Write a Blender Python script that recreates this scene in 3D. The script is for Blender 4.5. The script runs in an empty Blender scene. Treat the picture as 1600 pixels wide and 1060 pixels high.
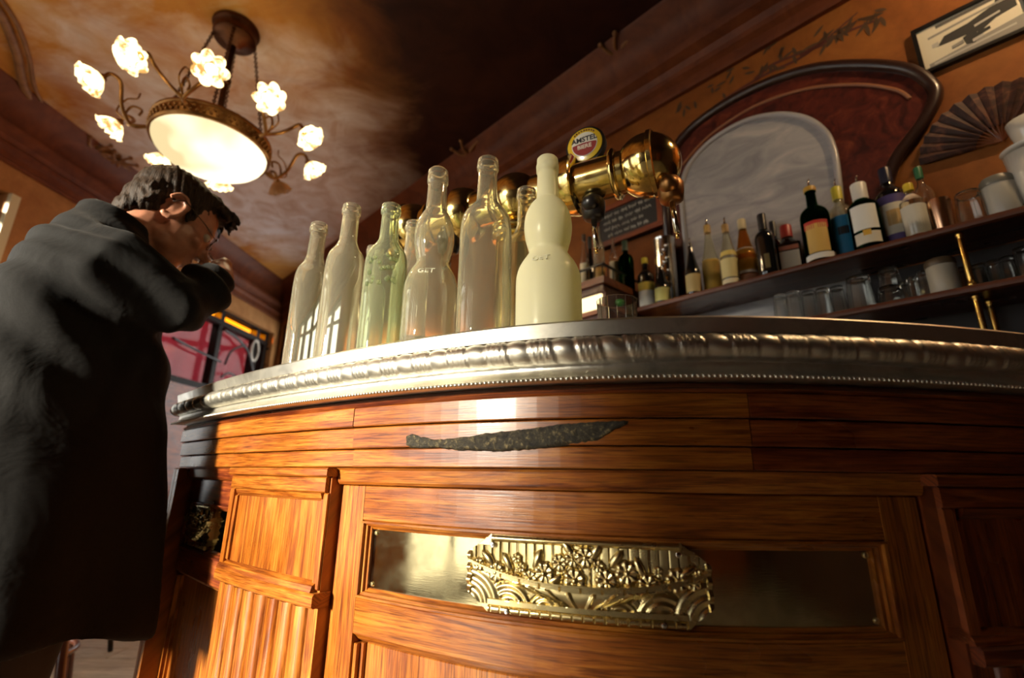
import bpy, bmesh, math, random
import numpy as np
from mathutils import Vector, Matrix
random.seed(7); np.random.seed(7)
PI = math.pi
SC = bpy.context.scene
COL = SC.collection

# ------------------------------------------------------------------ camera
FPX, TH, RO, ZC = 756.0, math.radians(15.8), math.radians(0.8), 0.935
_c, _s = math.cos(RO), math.sin(RO)
E1 = Vector((1, 0, 0)); E2 = Vector((0, -math.sin(TH), math.cos(TH))); FW = Vector((0, math.cos(TH), math.sin(TH)))
RT = E1 * _c + E2 * _s; UP = E1 * -_s + E2 * _c
cam_d = bpy.data.cameras.new('camera'); cam = bpy.data.objects.new('camera', cam_d); COL.objects.link(cam)
M = Matrix.Identity(4)
for i in range(3):
    M[i][0], M[i][1], M[i][2] = RT[i], UP[i], -FW[i]
M[2][3] = ZC
cam.matrix_world = M
cam_d.sensor_fit = 'HORIZONTAL'; cam_d.sensor_width = 36.0; cam_d.lens = 36.0 * FPX / 1600.0
cam_d.clip_start = 0.02; cam_d.clip_end = 200
cam_d.dof.use_dof = True; cam_d.dof.focus_distance = 0.76; cam_d.dof.aperture_fstop = 3.0
SC.camera = cam

# ------------------------------------------------------------------ light and exposure
world = bpy.data.worlds.new('world'); SC.world = world; world.use_nodes = True
bg = world.node_tree.nodes['Background']
bg.inputs['Color'].default_value = (0.98, 0.97, 0.94, 1); bg.inputs['Strength'].default_value = 3.0
SUN_EL = math.radians(11.5)
Ldir = Vector((-0.715 * math.cos(SUN_EL), -0.699 * math.cos(SUN_EL), math.sin(SUN_EL)))
sun_d = bpy.data.lights.new('sun', 'SUN'); sun = bpy.data.objects.new('sun', sun_d); COL.objects.link(sun)
sun_d.energy = 23.0; sun_d.angle = math.radians(6.5); sun_d.color = (1.0, 0.88, 0.70)
sun.rotation_euler = Ldir.to_track_quat('Z', 'Y').to_euler(); sun.location = (-6, -4, 3)
SC.view_settings.view_transform = 'Standard'; SC.view_settings.look = 'None'
SC.view_settings.gamma = 1.0; SC.view_settings.exposure = 0.0; SC.view_settings.use_curve_mapping = False
SC.cycles.caustics_reflective = False; SC.cycles.caustics_refractive = True
SC.cycles.max_bounces = 12; SC.cycles.transmission_bounces = 12; SC.cycles.transparent_max_bounces = 24
SC.cycles.sample_clamp_indirect = 8.0

# ------------------------------------------------------------------ pixel rays and the planes they meet
def ray(px, py):
    x = (px - 800) / FPX; y = (530 - py) / FPX
    return RT * x + UP * y + FW
def atz(px, py, z):
    r = ray(px, py); t = (z - ZC) / r.z; return Vector((r.x * t, r.y * t, z))
WA = math.radians(44.0)
WN = Vector((math.cos(WA), math.sin(WA), 0)); WE = Vector((math.sin(WA), -math.cos(WA), 0)); WD = 1.86
def WP(w, z, d=WD): p = WN * d + WE * w; return Vector((p.x, p.y, z))
def wall(px, py, d=WD):
    r = ray(px, py); t = d / WN.dot(r); p = r * t; return p.dot(WE), p.z + ZC
FA = math.radians(4.0)
FN = Vector((math.cos(FA), -math.sin(FA), 0)); FE = Vector((math.sin(FA), math.cos(FA), 0)); FD = -3.15
def FP(t, z, d=0.0): p = FN * (FD + d) + FE * t; return Vector((p.x, p.y, z))
def fac(px, py, d=0.0):
    r = ray(px, py); t = (FD + d) / FN.dot(r); p = r * t; return p.dot(FE), p.z + ZC

# ------------------------------------------------------------------ the counter's plan curve
KP = [(-.838,1.21),(-.642,1.024),(-.476,.884),(-.31,.761),(-.186,.68),(-.086,.623),(.039,.568),(.151,.541),(.223,.533),(.297,.532),(.375,.538),(.459,.549),(.547,.562),(.649,.585),(.85,.64),(.95,.668)]
def _path():
    P = np.array(KP); d = np.r_[0, np.cumsum(np.hypot(*np.diff(P, axis=0).T))]
    t = np.linspace(0, d[-1], int(d[-1] / .00624)); X = np.interp(t, d, P[:, 0]); Y = np.interp(t, d, P[:, 1])
    k = np.exp(-.5 * (np.arange(-30, 31) / 11.) ** 2); k /= k.sum()
    def sm(a):
        e = np.r_[2*a[0]-a[30:0:-1], a, 2*a[-1]-a[-2:-32:-1]]; return np.convolve(e, k, 'valid')
    X = sm(X); Y = sm(Y); d = np.r_[0, np.cumsum(np.hypot(np.diff(X), np.diff(Y)))]
    return d, X, Y
D_, X_, Y_ = _path(); L_ = float(D_[-1]); TX_ = np.gradient(X_, D_); TY_ = np.gradient(Y_, D_)
def CC(u, o=0.0):
    x = np.interp(u, D_, X_); y = np.interp(u, D_, Y_); tx = np.interp(u, D_, TX_); ty = np.interp(u, D_, TY_)
    n = np.hypot(tx, ty); return float(x + ty / n * o), float(y - tx / n * o)
_US = np.linspace(0, L_, 3000)
def uz(px, py, o=0.0):
    r = ray(px, py)
    tx = np.interp(_US, D_, TX_); ty = np.interp(_US, D_, TY_); n = np.hypot(tx, ty)
    x = np.interp(_US, D_, X_) + ty / n * o; y = np.interp(_US, D_, Y_) - tx / n * o
    i = int(np.argmin(abs(x / y - r.x / r.y))); return float(_US[i]), ZC + r.z / r.y * float(y[i])
def CN(u):
    a = Vector(CC(u, 0)); b = Vector(CC(u, .1)); d = (b - a).normalized(); return Vector((d.x, d.y, 0))

# ------------------------------------------------------------------ materials
MATS = {}
def sset(b, **kw):
    for k, v in kw.items():
        n = k.replace('_', ' ')
        if n in b.inputs:
            s = b.inputs[n]
            if hasattr(s.default_value, '__len__') and not hasattr(v, '__len__'): v = (v,) * len(s.default_value)
            if hasattr(s.default_value, '__len__') and len(v) == 3 and len(s.default_value) == 4: v = tuple(v) + (1,)
            s.default_value = v
def pm(name, col, rough=.5, metal=0., **kw):
    if name in MATS: return MATS[name]
    m = bpy.data.materials.new(name); m.use_nodes = True
    b = m.node_tree.nodes['Principled BSDF']
    sset(b, Base_Color=col, Roughness=rough, Metallic=metal, **kw)
    MATS[name] = m; return m
class NT:
    def __init__(s, m): s.t = m.node_tree; s.n = s.t.nodes; s.b = s.n.get('Principled BSDF')
    def new(s, typ, **kw):
        x = s.n.new(typ)
        for k, v in kw.items():
            setattr(x, k, v)
        return x
    def link(s, a, b): s.t.links.new(a, b)
    def ramp(s, fac, stops):
        r = s.new('ShaderNodeValToRGB'); e = r.color_ramp.elements
        while len(e) < len(stops): e.new(0.5)
        for i, (p, c) in enumerate(stops):
            e[i].position = p; e[i].color = tuple(c) + (1,) if len(c) == 3 else c
        s.link(fac, r.inputs[0]); return r.outputs[0]
    def noise(s, vec, scale, detail=4, rough=.55, dist=0.):
        n = s.new('ShaderNodeTexNoise'); n.inputs['Scale'].default_value = scale; n.inputs['Detail'].default_value = detail
        n.inputs['Roughness'].default_value = rough; n.inputs['Distortion'].default_value = dist
        if vec is not None: s.link(vec, n.inputs['Vector'])
        return n.outputs['Fac']
    def mapping(s, vec, sc, loc=(0, 0, 0)):
        m = s.new('ShaderNodeMapping'); m.inputs['Scale'].default_value = sc; m.inputs['Location'].default_value = loc
        s.link(vec, m.inputs['Vector']); return m.outputs[0]
    def mix(s, fac, a, b, mode='MIX'):
        m = s.new('ShaderNodeMixRGB', blend_type=mode)
        for i, v in ((0, fac), (1, a), (2, b)):
            if hasattr(v, 'links') or hasattr(v, 'is_linked'): s.link(v, m.inputs[i])
            else: m.inputs[i].default_value = v if i == 0 else (tuple(v) + (1,) if len(v) == 3 else v)
        return m.outputs[0]
    def bump(s, h, strength=.2, dist=.002):
        b = s.new('ShaderNodeBump'); b.inputs['Strength'].default_value = strength; b.inputs['Distance'].default_value = dist
        s.link(h, b.inputs['Height']); s.link(b.outputs[0], s.b.inputs['Normal'])
def newmat(name):
    m = bpy.data.materials.new(name); m.use_nodes = True; MATS[name] = m; return m, NT(m)

def wood(name, dark, mid, light, rough=.32, coat=.25, fine=1.0):
    m, t = newmat(name); uv = t.new('ShaderNodeTexCoord').outputs['UV']
    f1 = t.noise(t.mapping(uv, (2.6, 34, 1)), 1.0, 6, .68, 2.2)
    f2 = t.noise(t.mapping(uv, (14, 420, 1)), 1.0, 3, .6, .2)
    f3 = t.noise(t.mapping(uv, (5, 9, 1)), 1.0, 3)
    c = t.ramp(f1, [(.36, dark), (.5, mid), (.64, light)])
    pores = t.ramp(f2, [(.36, (.30, .22, .16)), (.52, (1, 1, 1))])
    c = t.mix(.8 * fine, c, pores, 'MULTIPLY')
    c = t.mix(.45, c, t.ramp(f3, [(.3, (.55, .45, .4)), (.65, (1.1, 1.05, 1))]), 'MULTIPLY')
    t.link(c, t.b.inputs['Base Color'])
    rr = t.ramp(f3, [(.3, (rough - .1,) * 3), (.7, (rough + .12,) * 3)]); t.link(rr, t.b.inputs['Roughness'])
    sset(t.b, Coat_Weight=coat, Coat_Roughness=.22)
    t.bump(f2, .25, .0008); return m
OAK = wood('varnished_oak', (.17, .040, .005), (.31, .092, .009), (.43, .158, .020))
OAKR = wood('red_varnished_oak', (.09, .014, .004), (.21, .045, .008), (.32, .085, .016))
OAKD = wood('dark_varnished_wood', (.03, .008, .003), (.075, .02, .006), (.13, .035, .01))
SHELFW = wood('shelf_wood', (.13, .035, .010), (.24, .075, .022), (.34, .12, .04), .4, .1)

def zincmat():
    m, t = newmat('zinc'); g = t.new('ShaderNodeTexCoord').outputs['Object']
    f = t.noise(g, 14, 6, .65, .4); f2 = t.noise(g, 160, 3, .6)
    t.link(t.ramp(f, [(.3, (.50, .48, .41)), (.5, (.74, .71, .62)), (.75, (.84, .81, .72))]), t.b.inputs['Base Color'])
    t.link(t.ramp(f, [(.3, (.46,) * 3), (.7, (.32,) * 3)]), t.b.inputs['Roughness'])
    sset(t.b, Metallic=1.0); t.bump(f2, .12, .001); return m
ZINC = zincmat()
def brassmat(name, col, rough, scratch=.0, worn=False):
    m, t = newmat(name); g = t.new('ShaderNodeTexCoord').outputs['Object']
    f = t.noise(g, 30, 5, .6)
    t.link(t.ramp(f, [(.3, tuple(c * .72 for c in col)), (.6, col)]), t.b.inputs['Base Color'])
    t.link(t.ramp(f, [(.35, (rough + .08,) * 3), (.65, (rough,) * 3)]), t.b.inputs['Roughness'])
    sset(t.b, Metallic=1.0)
    if scratch:
        f2 = t.noise(t.mapping(g, (60, 60, 900)), 1, 2); t.bump(f2, scratch, .0005)
    return m
BRASS = brassmat('polished_brass', (.93, .72, .28), .09)
BRASSC = brassmat('cast_brass', (.80, .66, .33), .24)
MIRROR = brassmat('brass_plate', (.80, .70, .40), .07, .05)
STEEL = pm('stainless_steel', (.72, .70, .66), .14, 1.0)
BLACKM = pm('black_metal', (.012, .01, .009), .35, .6)
BLACKP = pm('black_plastic', (.012, .010, .009), .3)
BRONZE = brassmat('antique_bronze', (.34, .17, .06), .35)

def glassmat(name, col, rough=0.0, haze=.0, hazecol=(.9, .88, .7), ior=1.46):
    m = bpy.data.materials.new(name); m.use_nodes = True; MATS[name] = m; t = NT(m); t.n.remove(t.b)
    out = t.n['Material Output']; g = t.new('ShaderNodeBsdfGlass'); g.inputs['Color'].default_value = tuple(col) + (1,)
    g.inputs['Roughness'].default_value = rough; g.inputs['IOR'].default_value = ior
    last = g.outputs[0]
    if haze:
        tr = t.new('ShaderNodeBsdfTranslucent'); tr.inputs[0].default_value = tuple(hazecol) + (1,)
        df = t.new('ShaderNodeBsdfDiffuse'); df.inputs[0].default_value = tuple(hazecol) + (1,)
        a = t.new('ShaderNodeMixShader'); t.link(tr.outputs[0], a.inputs[1]); t.link(df.outputs[0], a.inputs[2])
        b = t.new('ShaderNodeMixShader'); b.inputs[0].default_value = haze
        t.link(last, b.inputs[1]); t.link(a.outputs[0], b.inputs[2]); last = b.outputs[0]
    t.link(last, out.inputs['Surface']); return m
CLEAR = glassmat('clear_glass', (.98, .97, .90), 0, .095, (1.0, .95, .75))
CLEARG = glassmat('pale_green_glass', (.93, .97, .86), 0, .085, (.90, .93, .70))
FROST = glassmat('frosted_glass', (.98, .97, .80), .25, .72, (1.0, .97, .74))
TUMB = glassmat('tumbler_glass', (.98, .98, .96), 0, .02, (.9, .9, .86))
GREENG = glassmat('green_bottle_glass', (.04, .16, .05), 0, .05, (.02, .08, .02))
DARKG = pm('dark_bottle_glass', (.006, .007, .008), .06, 0, Coat_Weight=.5)
AMBERG = glassmat('amber_bottle_glass', (.85, .55, .16), 0, .15, (.8, .5, .15))
def panemat(name, col, gl=.025):
    m = bpy.data.materials.new(name); m.use_nodes = True; MATS[name] = m; t = NT(m); t.n.remove(t.b)
    tr = t.new('ShaderNodeBsdfTransparent'); tr.inputs[0].default_value = tuple(col) + (1,)
    g = t.new('ShaderNodeBsdfGlossy'); g.inputs['Roughness'].default_value = .02
    mx = t.new('ShaderNodeMixShader'); mx.inputs[0].default_value = gl
    t.link(tr.outputs[0], mx.inputs[1]); t.link(g.outputs[0], mx.inputs[2]); t.link(mx.outputs[0], t.n['Material Output'].inputs['Surface']); return m
PANE = panemat('window_glass', (.96, .97, .97)); AMBERP = panemat('amber_window_glass', (1.0, .56, .08), .02)
def emit(name, col, st):
    m = bpy.data.materials.new(name); m.use_nodes = True; MATS[name] = m; t = NT(m); t.n.remove(t.b)
    e = t.new('ShaderNodeEmission'); e.inputs[0].default_value = tuple(col) + (1,); e.inputs[1].default_value = st
    t.link(e.outputs[0], t.n['Material Output'].inputs['Surface']); return m

# ------------------------------------------------------------------ mesh helpers
WROOT = {}
def link(o, parent=None):
    COL.objects.link(o)
    if parent is not None:
        o.parent = parent
        if parent.name in WROOT: o.matrix_parent_inverse = WROOT[parent.name]
    return o
def mk(name, verts, faces, mat, parent=None, uvs=None, smooth=False):
    me = bpy.data.meshes.new(name); me.from_pydata([tuple(v) for v in verts], [], faces)
    if uvs is not None:
        ul = me.uv_layers.new(name='UVMap')
        li = np.zeros(len(me.loops), dtype=np.int32); me.loops.foreach_get('vertex_index', li)
        ul.data.foreach_set('uv', np.asarray(uvs, dtype=np.float32)[li].ravel())
    if smooth: me.shade_smooth()
    if mat is not None: me.materials.append(mat)
    o = bpy.data.objects.new(name, me); return link(o, parent)
def loc_to(o, parent): o.parent = parent; return o
def empty(name, loc=(0, 0, 0), rz=0.0, parent=None):
    o = bpy.data.objects.new(name, None); o.location = loc; o.rotation_euler = (0, 0, rz); o.empty_display_size = .05
    return link(o, parent)
def root(name, loc):
    """an Empty at a thing's base whose parts are given in world coordinates"""
    o = empty(name, loc); WROOT[o.name] = Matrix.Translation(-Vector(loc)); return o
def tag(o, label, cat=None, group=None, kind=None):
    if label: o['label'] = label
    if cat: o['category'] = cat
    if group: o['group'] = group
    if kind: o['kind'] = kind
    return o
def struct(o, label=None, cat=None):
    o['kind'] = 'structure'
    if label: o['label'] = label
    o['category'] = cat or 'wall'
    return o
class MB:
    def __init__(s): s.v = []; s.f = []; s.uv = []
    def add(s, v, f, uv=None):
        n = len(s.v); s.v += [tuple(x) for x in v]; s.f += [tuple(i + n for i in q) for q in f]
        s.uv += list(uv) if uv is not None else [(x[0] if 0 else 0.0, 0.0) for x in v]
    def box(s, c, d, ax=None):
        ax = ax or (Vector((1, 0, 0)), Vector((0, 1, 0)), Vector((0, 0, 1))); c = Vector(c); v = []; uv = []
        k = max(range(3), key=lambda i: d[i]); r0 = random.random() * 3
        for i in (-1, 1):
            for j in (-1, 1):
                for l in (-1, 1):
                    v.append(c + ax[0] * (i * d[0] / 2) + ax[1] * (j * d[1] / 2) + ax[2] * (l * d[2] / 2))
                    p = (i * d[0] / 2, j * d[1] / 2, l * d[2] / 2); q = [p[x] for x in range(3) if x != k]
                    uv.append((p[k] + r0, q[0] + q[1] + r0))
        s.add(v, [(0, 1, 3, 2), (4, 6, 7, 5), (0, 4, 5, 1), (2, 3, 7, 6), (0, 2, 6, 4), (1, 5, 7, 3)], uv); return s
    def lathe(s, prof, n=24, c=(0, 0, 0), ax=None, closed=False, a0=0., a1=2 * PI):
        ax = ax or (Vector((1, 0, 0)), Vector((0, 1, 0)), Vector((0, 0, 1))); c = Vector(c); full = abs(a1 - a0 - 2 * PI) < 1e-6
        m = n if full else n + 1; v = []; f = []
        for (r, z) in prof:
            for i in range(m):
                a = a0 + (a1 - a0) * i / n; v.append(c + ax[0] * (r * math.cos(a)) + ax[1] * (r * math.sin(a)) + ax[2] * z)
        K = len(prof)
        for k in range(K if closed else K - 1):
            k2 = (k + 1) % K
            for i in range(n):
                j = (i + 1) % m; f.append((k * m + i, k * m + j, k2 * m + j, k2 * m + i))
        if not closed:
            if prof[0][0] > 1e-6 and full: f.append(tuple(range(m - 1, -1, -1)))
            if prof[-1][0] > 1e-6 and full: f.append(tuple((K - 1) * m + i for i in range(m)))
        s.add(v, f); return s
    def tube(s, pts, r, n=8, caps=True):
        pts = [Vector(p) for p in pts]; R = r if hasattr(r, '__len__') else [r] * len(pts); v = []; f = []
        t0 = (pts[1] - pts[0]).normalized(); up = Vector((0, 0, 1)) if abs(t0.z) < .9 else Vector((1, 0, 0)); a = t0.cross(up).normalized()
        for k, p in enumerate(pts):
            t = (pts[min(k + 1, len(pts) - 1)] - pts[max(k - 1, 0)]).normalized()
            a = (a - t * a.dot(t)).normalized(); b = t.cross(a)
            for i in range(n):
                q = 2 * PI * i / n; v.append(p + (a * math.cos(q) + b * math.sin(q)) * R[k])
        for k in range(len(pts) - 1):
            for i in range(n):
                j = (i + 1) % n; f.append((k * n + i, k * n + j, (k + 1) * n + j, (k + 1) * n + i))
        if caps: f.append(tuple(range(n - 1, -1, -1))); f.append(tuple((len(pts) - 1) * n + i for i in range(n)))
        s.add(v, f); return s
    def ball(s, c, r, n=16, m=10, ax=None):
        R = r if hasattr(r, '__len__') else (r, r, r); ax = ax or (Vector((1, 0, 0)), Vector((0, 1, 0)), Vector((0, 0, 1))); c = Vector(c); v = []; f = []
        for k in range(m + 1):
            th = PI * k / m
            for i in range(n):
                a = 2 * PI * i / n; v.append(c + ax[0] * (R[0] * math.sin(th) * math.cos(a)) + ax[1] * (R[1] * math.sin(th) * math.sin(a)) + ax[2] * (R[2] * math.cos(th)))
        for k in range(m):
            for i in range(n):
                j = (i + 1) % n; f.append((k * n + i, (k + 1) * n + i, (k + 1) * n + j, k * n + j))
        s.add(v, f); return s
    def prism(s, poly, fa, fb):
        """poly: list of 2D points; fa/fb map (a,b) to the front and back 3D points"""
        n = len(poly); v = [fa(*p) for p in poly] + [fb(*p) for p in poly]; uv = [(p[0], p[1]) for p in poly] * 2
        f = [tuple(range(n)), tuple(range(2 * n - 1, n - 1, -1))] + [(i, i + n, (i + 1) % n + n, (i + 1) % n) for i in range(n)]
        s.add(v, f, uv); return s
    def build(s, name, mat, parent=None, smooth=False, auto=None):
        o = mk(name, s.v, s.f, mat, parent, s.uv, smooth)
        bm = bmesh.new(); bm.from_mesh(o.data); bmesh.ops.remove_doubles(bm, verts=bm.verts, dist=1e-6); bmesh.ops.recalc_face_normals(bm, faces=bm.faces)
        if auto is not None:
            for f in bm.faces: f.smooth = True
            for e in bm.edges:
                if len(e.link_faces) == 2 and e.calc_face_angle(0) > auto: e.smooth = False
        bm.to_mesh(o.data); bm.free(); return o
def spl(pts, n=6):
    """Catmull-Rom through pts"""
    P = [Vector(p) for p in pts]; out = []
    for i in range(len(P) - 1):
        a, b, c, d = P[max(i - 1, 0)], P[i], P[i + 1], P[min(i + 2, len(P) - 1)]
        for k in range(n):
            t = k / n; out.append(.5 * ((2 * b) + (c - a) * t + (2 * a - 5 * b + 4 * c - d) * t * t + (3 * b - a - 3 * c + d) * t ** 3))
    out.append(P[-1]); return out
def spl2(pts, n=6): return [(p.x, p.y) for p in spl([(a, b, 0) for a, b in pts], n)]
def sweep(name, prof, u0, u1, mat, parent=None, step=.03, grain='u', smooth=False, auto=None, mod=None):
    """closed profile (o,z) swept along the counter curve from u0 to u1, with end caps"""
    n = max(1, int(math.ceil((u1 - u0) / step))); K = len(prof); v = []; uv = []; f = []; ru, rv = random.random() * 5, random.random() * 5
    per = [0.]
    for i in range(1, K): per.append(per[-1] + math.hypot(prof[i][0] - prof[i - 1][0], prof[i][1] - prof[i - 1][1]))
    for i in range(n + 1):
        u = u0 + (u1 - u0) * i / n
        pr = prof if mod is None else mod(u, prof)
        for k, (o, z) in enumerate(pr):
            x, y = CC(u, o); v.append((x, y, z))
            uv.append((u + ru, per[k] + rv) if grain == 'u' else (z + o + ru, u + rv))
    for i in range(n):
        for k in range(K):
            k2 = (k + 1) % K; f.append((i * K + k, (i + 1) * K + k, (i + 1) * K + k2, i * K + k2))
    f.append(tuple(range(K - 1, -1, -1))); f.append(tuple(n * K + k for k in range(K)))
    b = MB(); b.v, b.f, b.uv = v, f, uv
    return b.build(name, mat, parent, smooth, auto)
def rect(o0, o1, z0, z1, ch=.002):
    """board section: outer face o1 with small chamfers"""
    return [(o0, z0), (o1 - ch, z0), (o1, z0 + ch), (o1, z1 - ch), (o1 - ch, z1), (o0, z1)]
def remesh(name, mb, voxel, mat, parent=None, smooth_it=6, fn=None):
    o = mb.build(name + '_tmp', None)
    md = o.modifiers.new('r', 'REMESH'); md.mode = 'VOXEL'; md.voxel_size = voxel; md.use_smooth_shade = True
    if smooth_it:
        sm = o.modifiers.new('s', 'SMOOTH'); sm.iterations = smooth_it; sm.factor = .5
    dg = bpy.context.evaluated_depsgraph_get(); me = bpy.data.meshes.new_from_object(o.evaluated_get(dg)); me.name = name
    bpy.data.objects.remove(o)
    if fn is not None:
        co = np.zeros(len(me.vertices) * 3, dtype=np.float32); me.vertices.foreach_get('co', co); nr = np.zeros_like(co); me.vertices.foreach_get('normal', nr)
        co = fn(co.reshape(-1, 3), nr.reshape(-1, 3)); me.vertices.foreach_set('co', np.asarray(co, dtype=np.float32).ravel()); me.update()
    me.materials.clear(); me.materials.append(mat); me.shade_smooth()
    return link(bpy.data.objects.new(name, me), parent)
def text_mesh(name, s, size, mat, parent=None, extrude=.0004, mtx=None, shear=0., bold=0.):
    cu = bpy.data.curves.new(name, 'FONT'); cu.body = s; cu.size = size; cu.extrude = extrude; cu.align_x = 'CENTER'; cu.align_y = 'CENTER'; cu.shear = shear; cu.offset = bold
    cu.resolution_u = 3; tmp = bpy.data.objects.new(name, cu); COL.objects.link(tmp); dg = bpy.context.evaluated_depsgraph_get(); dg.update()
    me = bpy.data.meshes.new_from_object(tmp.evaluated_get(dg)); bpy.data.objects.remove(tmp); me.name = name
    if mtx is not None: me.transform(mtx)
    me.materials.clear(); me.materials.append(mat); return link(bpy.data.objects.new(name, me), parent)
def frame_mtx(o, x, y, z):
    m = Matrix.Identity(4)
    for i in range(3): m[i][0], m[i][1], m[i][2], m[i][3] = x[i], y[i], z[i], o[i]
    return m
# ================================================================== THE ROOM
CZ = 3.035
def plaster(name, stops, sc=1.6, rough=.75, dist=1.5, fine=.25, spec=.3):
    m, t = newmat(name); g = t.new('ShaderNodeTexCoord').outputs['Object']
    f = t.noise(g, sc, 6, .6, dist); f2 = t.noise(g, 22, 4, .6)
    c = t.ramp(f, stops); c = t.mix(fine, c, t.ramp(f2, [(.35, (.55, .5, .45)), (.65, (1.15, 1.1, 1.05))]), 'MULTIPLY')
    t.link(c, t.b.inputs['Base Color']); sset(t.b, Roughness=rough, Specular_IOR_Level=spec); return m
WALLM = plaster('ochre_wall_paint', [(.3, (.18, .048, .008)), (.55, (.27, .088, .014)), (.75, (.31, .115, .02))], 2.4)
WALLF = plaster('tan_wall_paint', [(.3, (.30, .12, .035)), (.6, (.44, .21, .07)), (.8, (.52, .28, .11))], 2.0)
DARKW = plaster('dark_brown_wall_paint', [(.3, (.035, .012, .006)), (.7, (.07, .025, .01))], 2.0)
CORN = plaster('brown_cornice_paint', [(.3, (.10, .024, .008)), (.7, (.20, .055, .016))], 5., .5)
MOULD = plaster('brown_moulding_paint', [(.3, (.20, .09, .035)), (.7, (.34, .17, .07))], 9., .5)

# ceiling: a painted sky, pale cloud in its middle, ochre round it and shade over the bar painted in dark red brown
def ceilmat():
    m, t = newmat('painted_ceiling'); g = t.new('ShaderNodeTexCoord').outputs['Object']
    sep = t.new('ShaderNodeSeparateXYZ'); t.link(g, sep.inputs[0])
    def mth(op, a, b=None):
        n = t.new('ShaderNodeMath', operation=op)
        for i, v in enumerate((a, b)):
            if v is None: continue
            if isinstance(v, (int, float)): n.inputs[i].default_value = v
            else: t.link(v, n.inputs[i])
        return n.outputs[0]
    n1 = t.noise(g, 1.5, 6, .62, 1.2); n2 = t.noise(t.mapping(g, (1.2, 1.8, 1)), 1.3, 6, .6, .5); n3 = t.noise(g, 5.5, 5, .6, .8)
    base = t.ramp(n1, [(.28, (.40, .13, .02)), (.48, (.62, .28, .045)), (.7, (.70, .38, .09))])
    red = t.mix(t.ramp(n2, [(.40, (0, 0, 0)), (.75, (.8, .8, .8))]), base, (.36, .10, .022))
    # cloud round the point (-1.9, 3.4)
    dx = mth('MULTIPLY', mth('ADD', sep.outputs[0], 1.75), .72); dy = mth('MULTIPLY', mth('ADD', sep.outputs[1], -3.25), .62)
    dd = mth('SQRT', mth('ADD', mth('MULTIPLY', dx, dx), mth('MULTIPLY', dy, dy)))
    dd = mth('ADD', dd, mth('MULTIPLY', mth('ADD', n2, -.5), 1.5))
    cl = t.ramp(dd, [(.42, (1, 1, 1)), (1.1, (0, 0, 0))])
    sky = t.ramp(n3, [(.33, (.58, .44, .36)), (.60, (.80, .77, .78))])
    c = t.mix(cl, red, sky)
    # shade away from the chandelier, put into the colour at the bar end
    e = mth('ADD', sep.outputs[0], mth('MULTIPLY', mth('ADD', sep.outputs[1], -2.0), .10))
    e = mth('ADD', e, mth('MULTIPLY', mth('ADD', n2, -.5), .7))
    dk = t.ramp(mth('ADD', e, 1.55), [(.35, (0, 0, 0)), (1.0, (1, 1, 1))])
    bar_shade = t.ramp(n3, [(.35, (.018, .004, .004)), (.7, (.045, .014, .009))])
    c = t.mix(dk, c, bar_shade)
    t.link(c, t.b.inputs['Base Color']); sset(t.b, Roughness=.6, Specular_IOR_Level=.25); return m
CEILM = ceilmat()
CORNER = FP(0, 0)
# corner of street front and bar wall
tt = (WD - WN.dot(FP(0, 0))) / WN.dot(FE); PC = FP(tt, 0)
PR = WP(1.9, 0); XR = PR.x; YR = -3.6; P0 = FP(-3.0, 0)
poly = [P0, PC, PR, Vector((XR, YR, 0))]
big = [(-3.75, -3.9), (-3.1, 5.9), (-2.6, 5.9), (XR + .3, .1), (XR + .3, -3.9)]
def slab(name, pts, z0, z1, mat):
    b = MB(); b.prism(pts, lambda x, y: (x, y, z0), lambda x, y: (x, y, z1)); return b.build(name, mat)
struct(slab('ceiling', big, CZ, CZ + .1, CEILM), 'painted ceiling in ochre with a pale cloud and dark shade painted in over the bar', 'ceiling')
FLOORB = pm('floor_joint', (.05, .045, .035), .8)
fl = struct(slab('floor', big, -.12, -.012, FLOORB), 'worn grey plank floor', 'floor')
FLOORM = wood('worn_grey_planks', (.30, .28, .22), (.44, .42, .33), (.56, .53, .44), .5, .0, .7)
pw = .155
mesh_pl = None
row = 0; y = -3.65
while y < 5.6:
    x = -3.7 + (row % 3) * .55
    while x < XR + .2:
        c = Vector((x + .8, y + pw / 2, 0))
        if WN.dot(c) < WD + .65 and c.x > -3.5 + .07 * c.y - .35:
            if mesh_pl is None:
                b = MB(); b.box((0, 0, 0), (1.645, pw - .004, .02)); o = b.build('plank', FLOORM, fl); mesh_pl = o.data
            else:
                o = bpy.data.objects.new('plank', mesh_pl); link(o, fl)
            o.location = (c.x, c.y, -.010 + random.uniform(-.0008, .0)); o.rotation_euler = (0, 0, PI * random.randint(0, 1))
        x += 1.65
    y += pw; row += 1

# bar wall (diagonal), with the painted branches
G0, G1, GZ0, GZ1 = -5.85, -4.30, .70, 2.62     # opening for an added window that brings daylight to the far end
wl = slab('wall_bar', [tuple(WP(w, 0, d).xy) for w, d in ((G1, WD), (1.95, WD), (1.95, WD + .15), (G1, WD + .15))], 0, CZ, WALLM)
def wslab(name, w0, w1, z0, z1, d0, d1, mat, parent=None):
    b = MB(); b.box(WP((w0 + w1) / 2, (z0 + z1) / 2, (d0 + d1) / 2), (w1 - w0, d1 - d0, z1 - z0), (WE, WN, Vector((0, 0, 1)))); return b.build(name, mat, parent)
for a_ in ((-6.05, G0, 0, CZ), (G0, G1, 0, GZ0), (G0, G1, GZ1, CZ)): wslab('wall_section', *a_, WD, WD + .15, WALLM, wl)
struct(wl, 'ochre brown painted wall behind the bar with painted branches')
BRANCH = pm('painted_branch', (.10, .022, .010), .7); LEAFP = pm('painted_leaf', (.075, .035, .012), .7)
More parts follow.
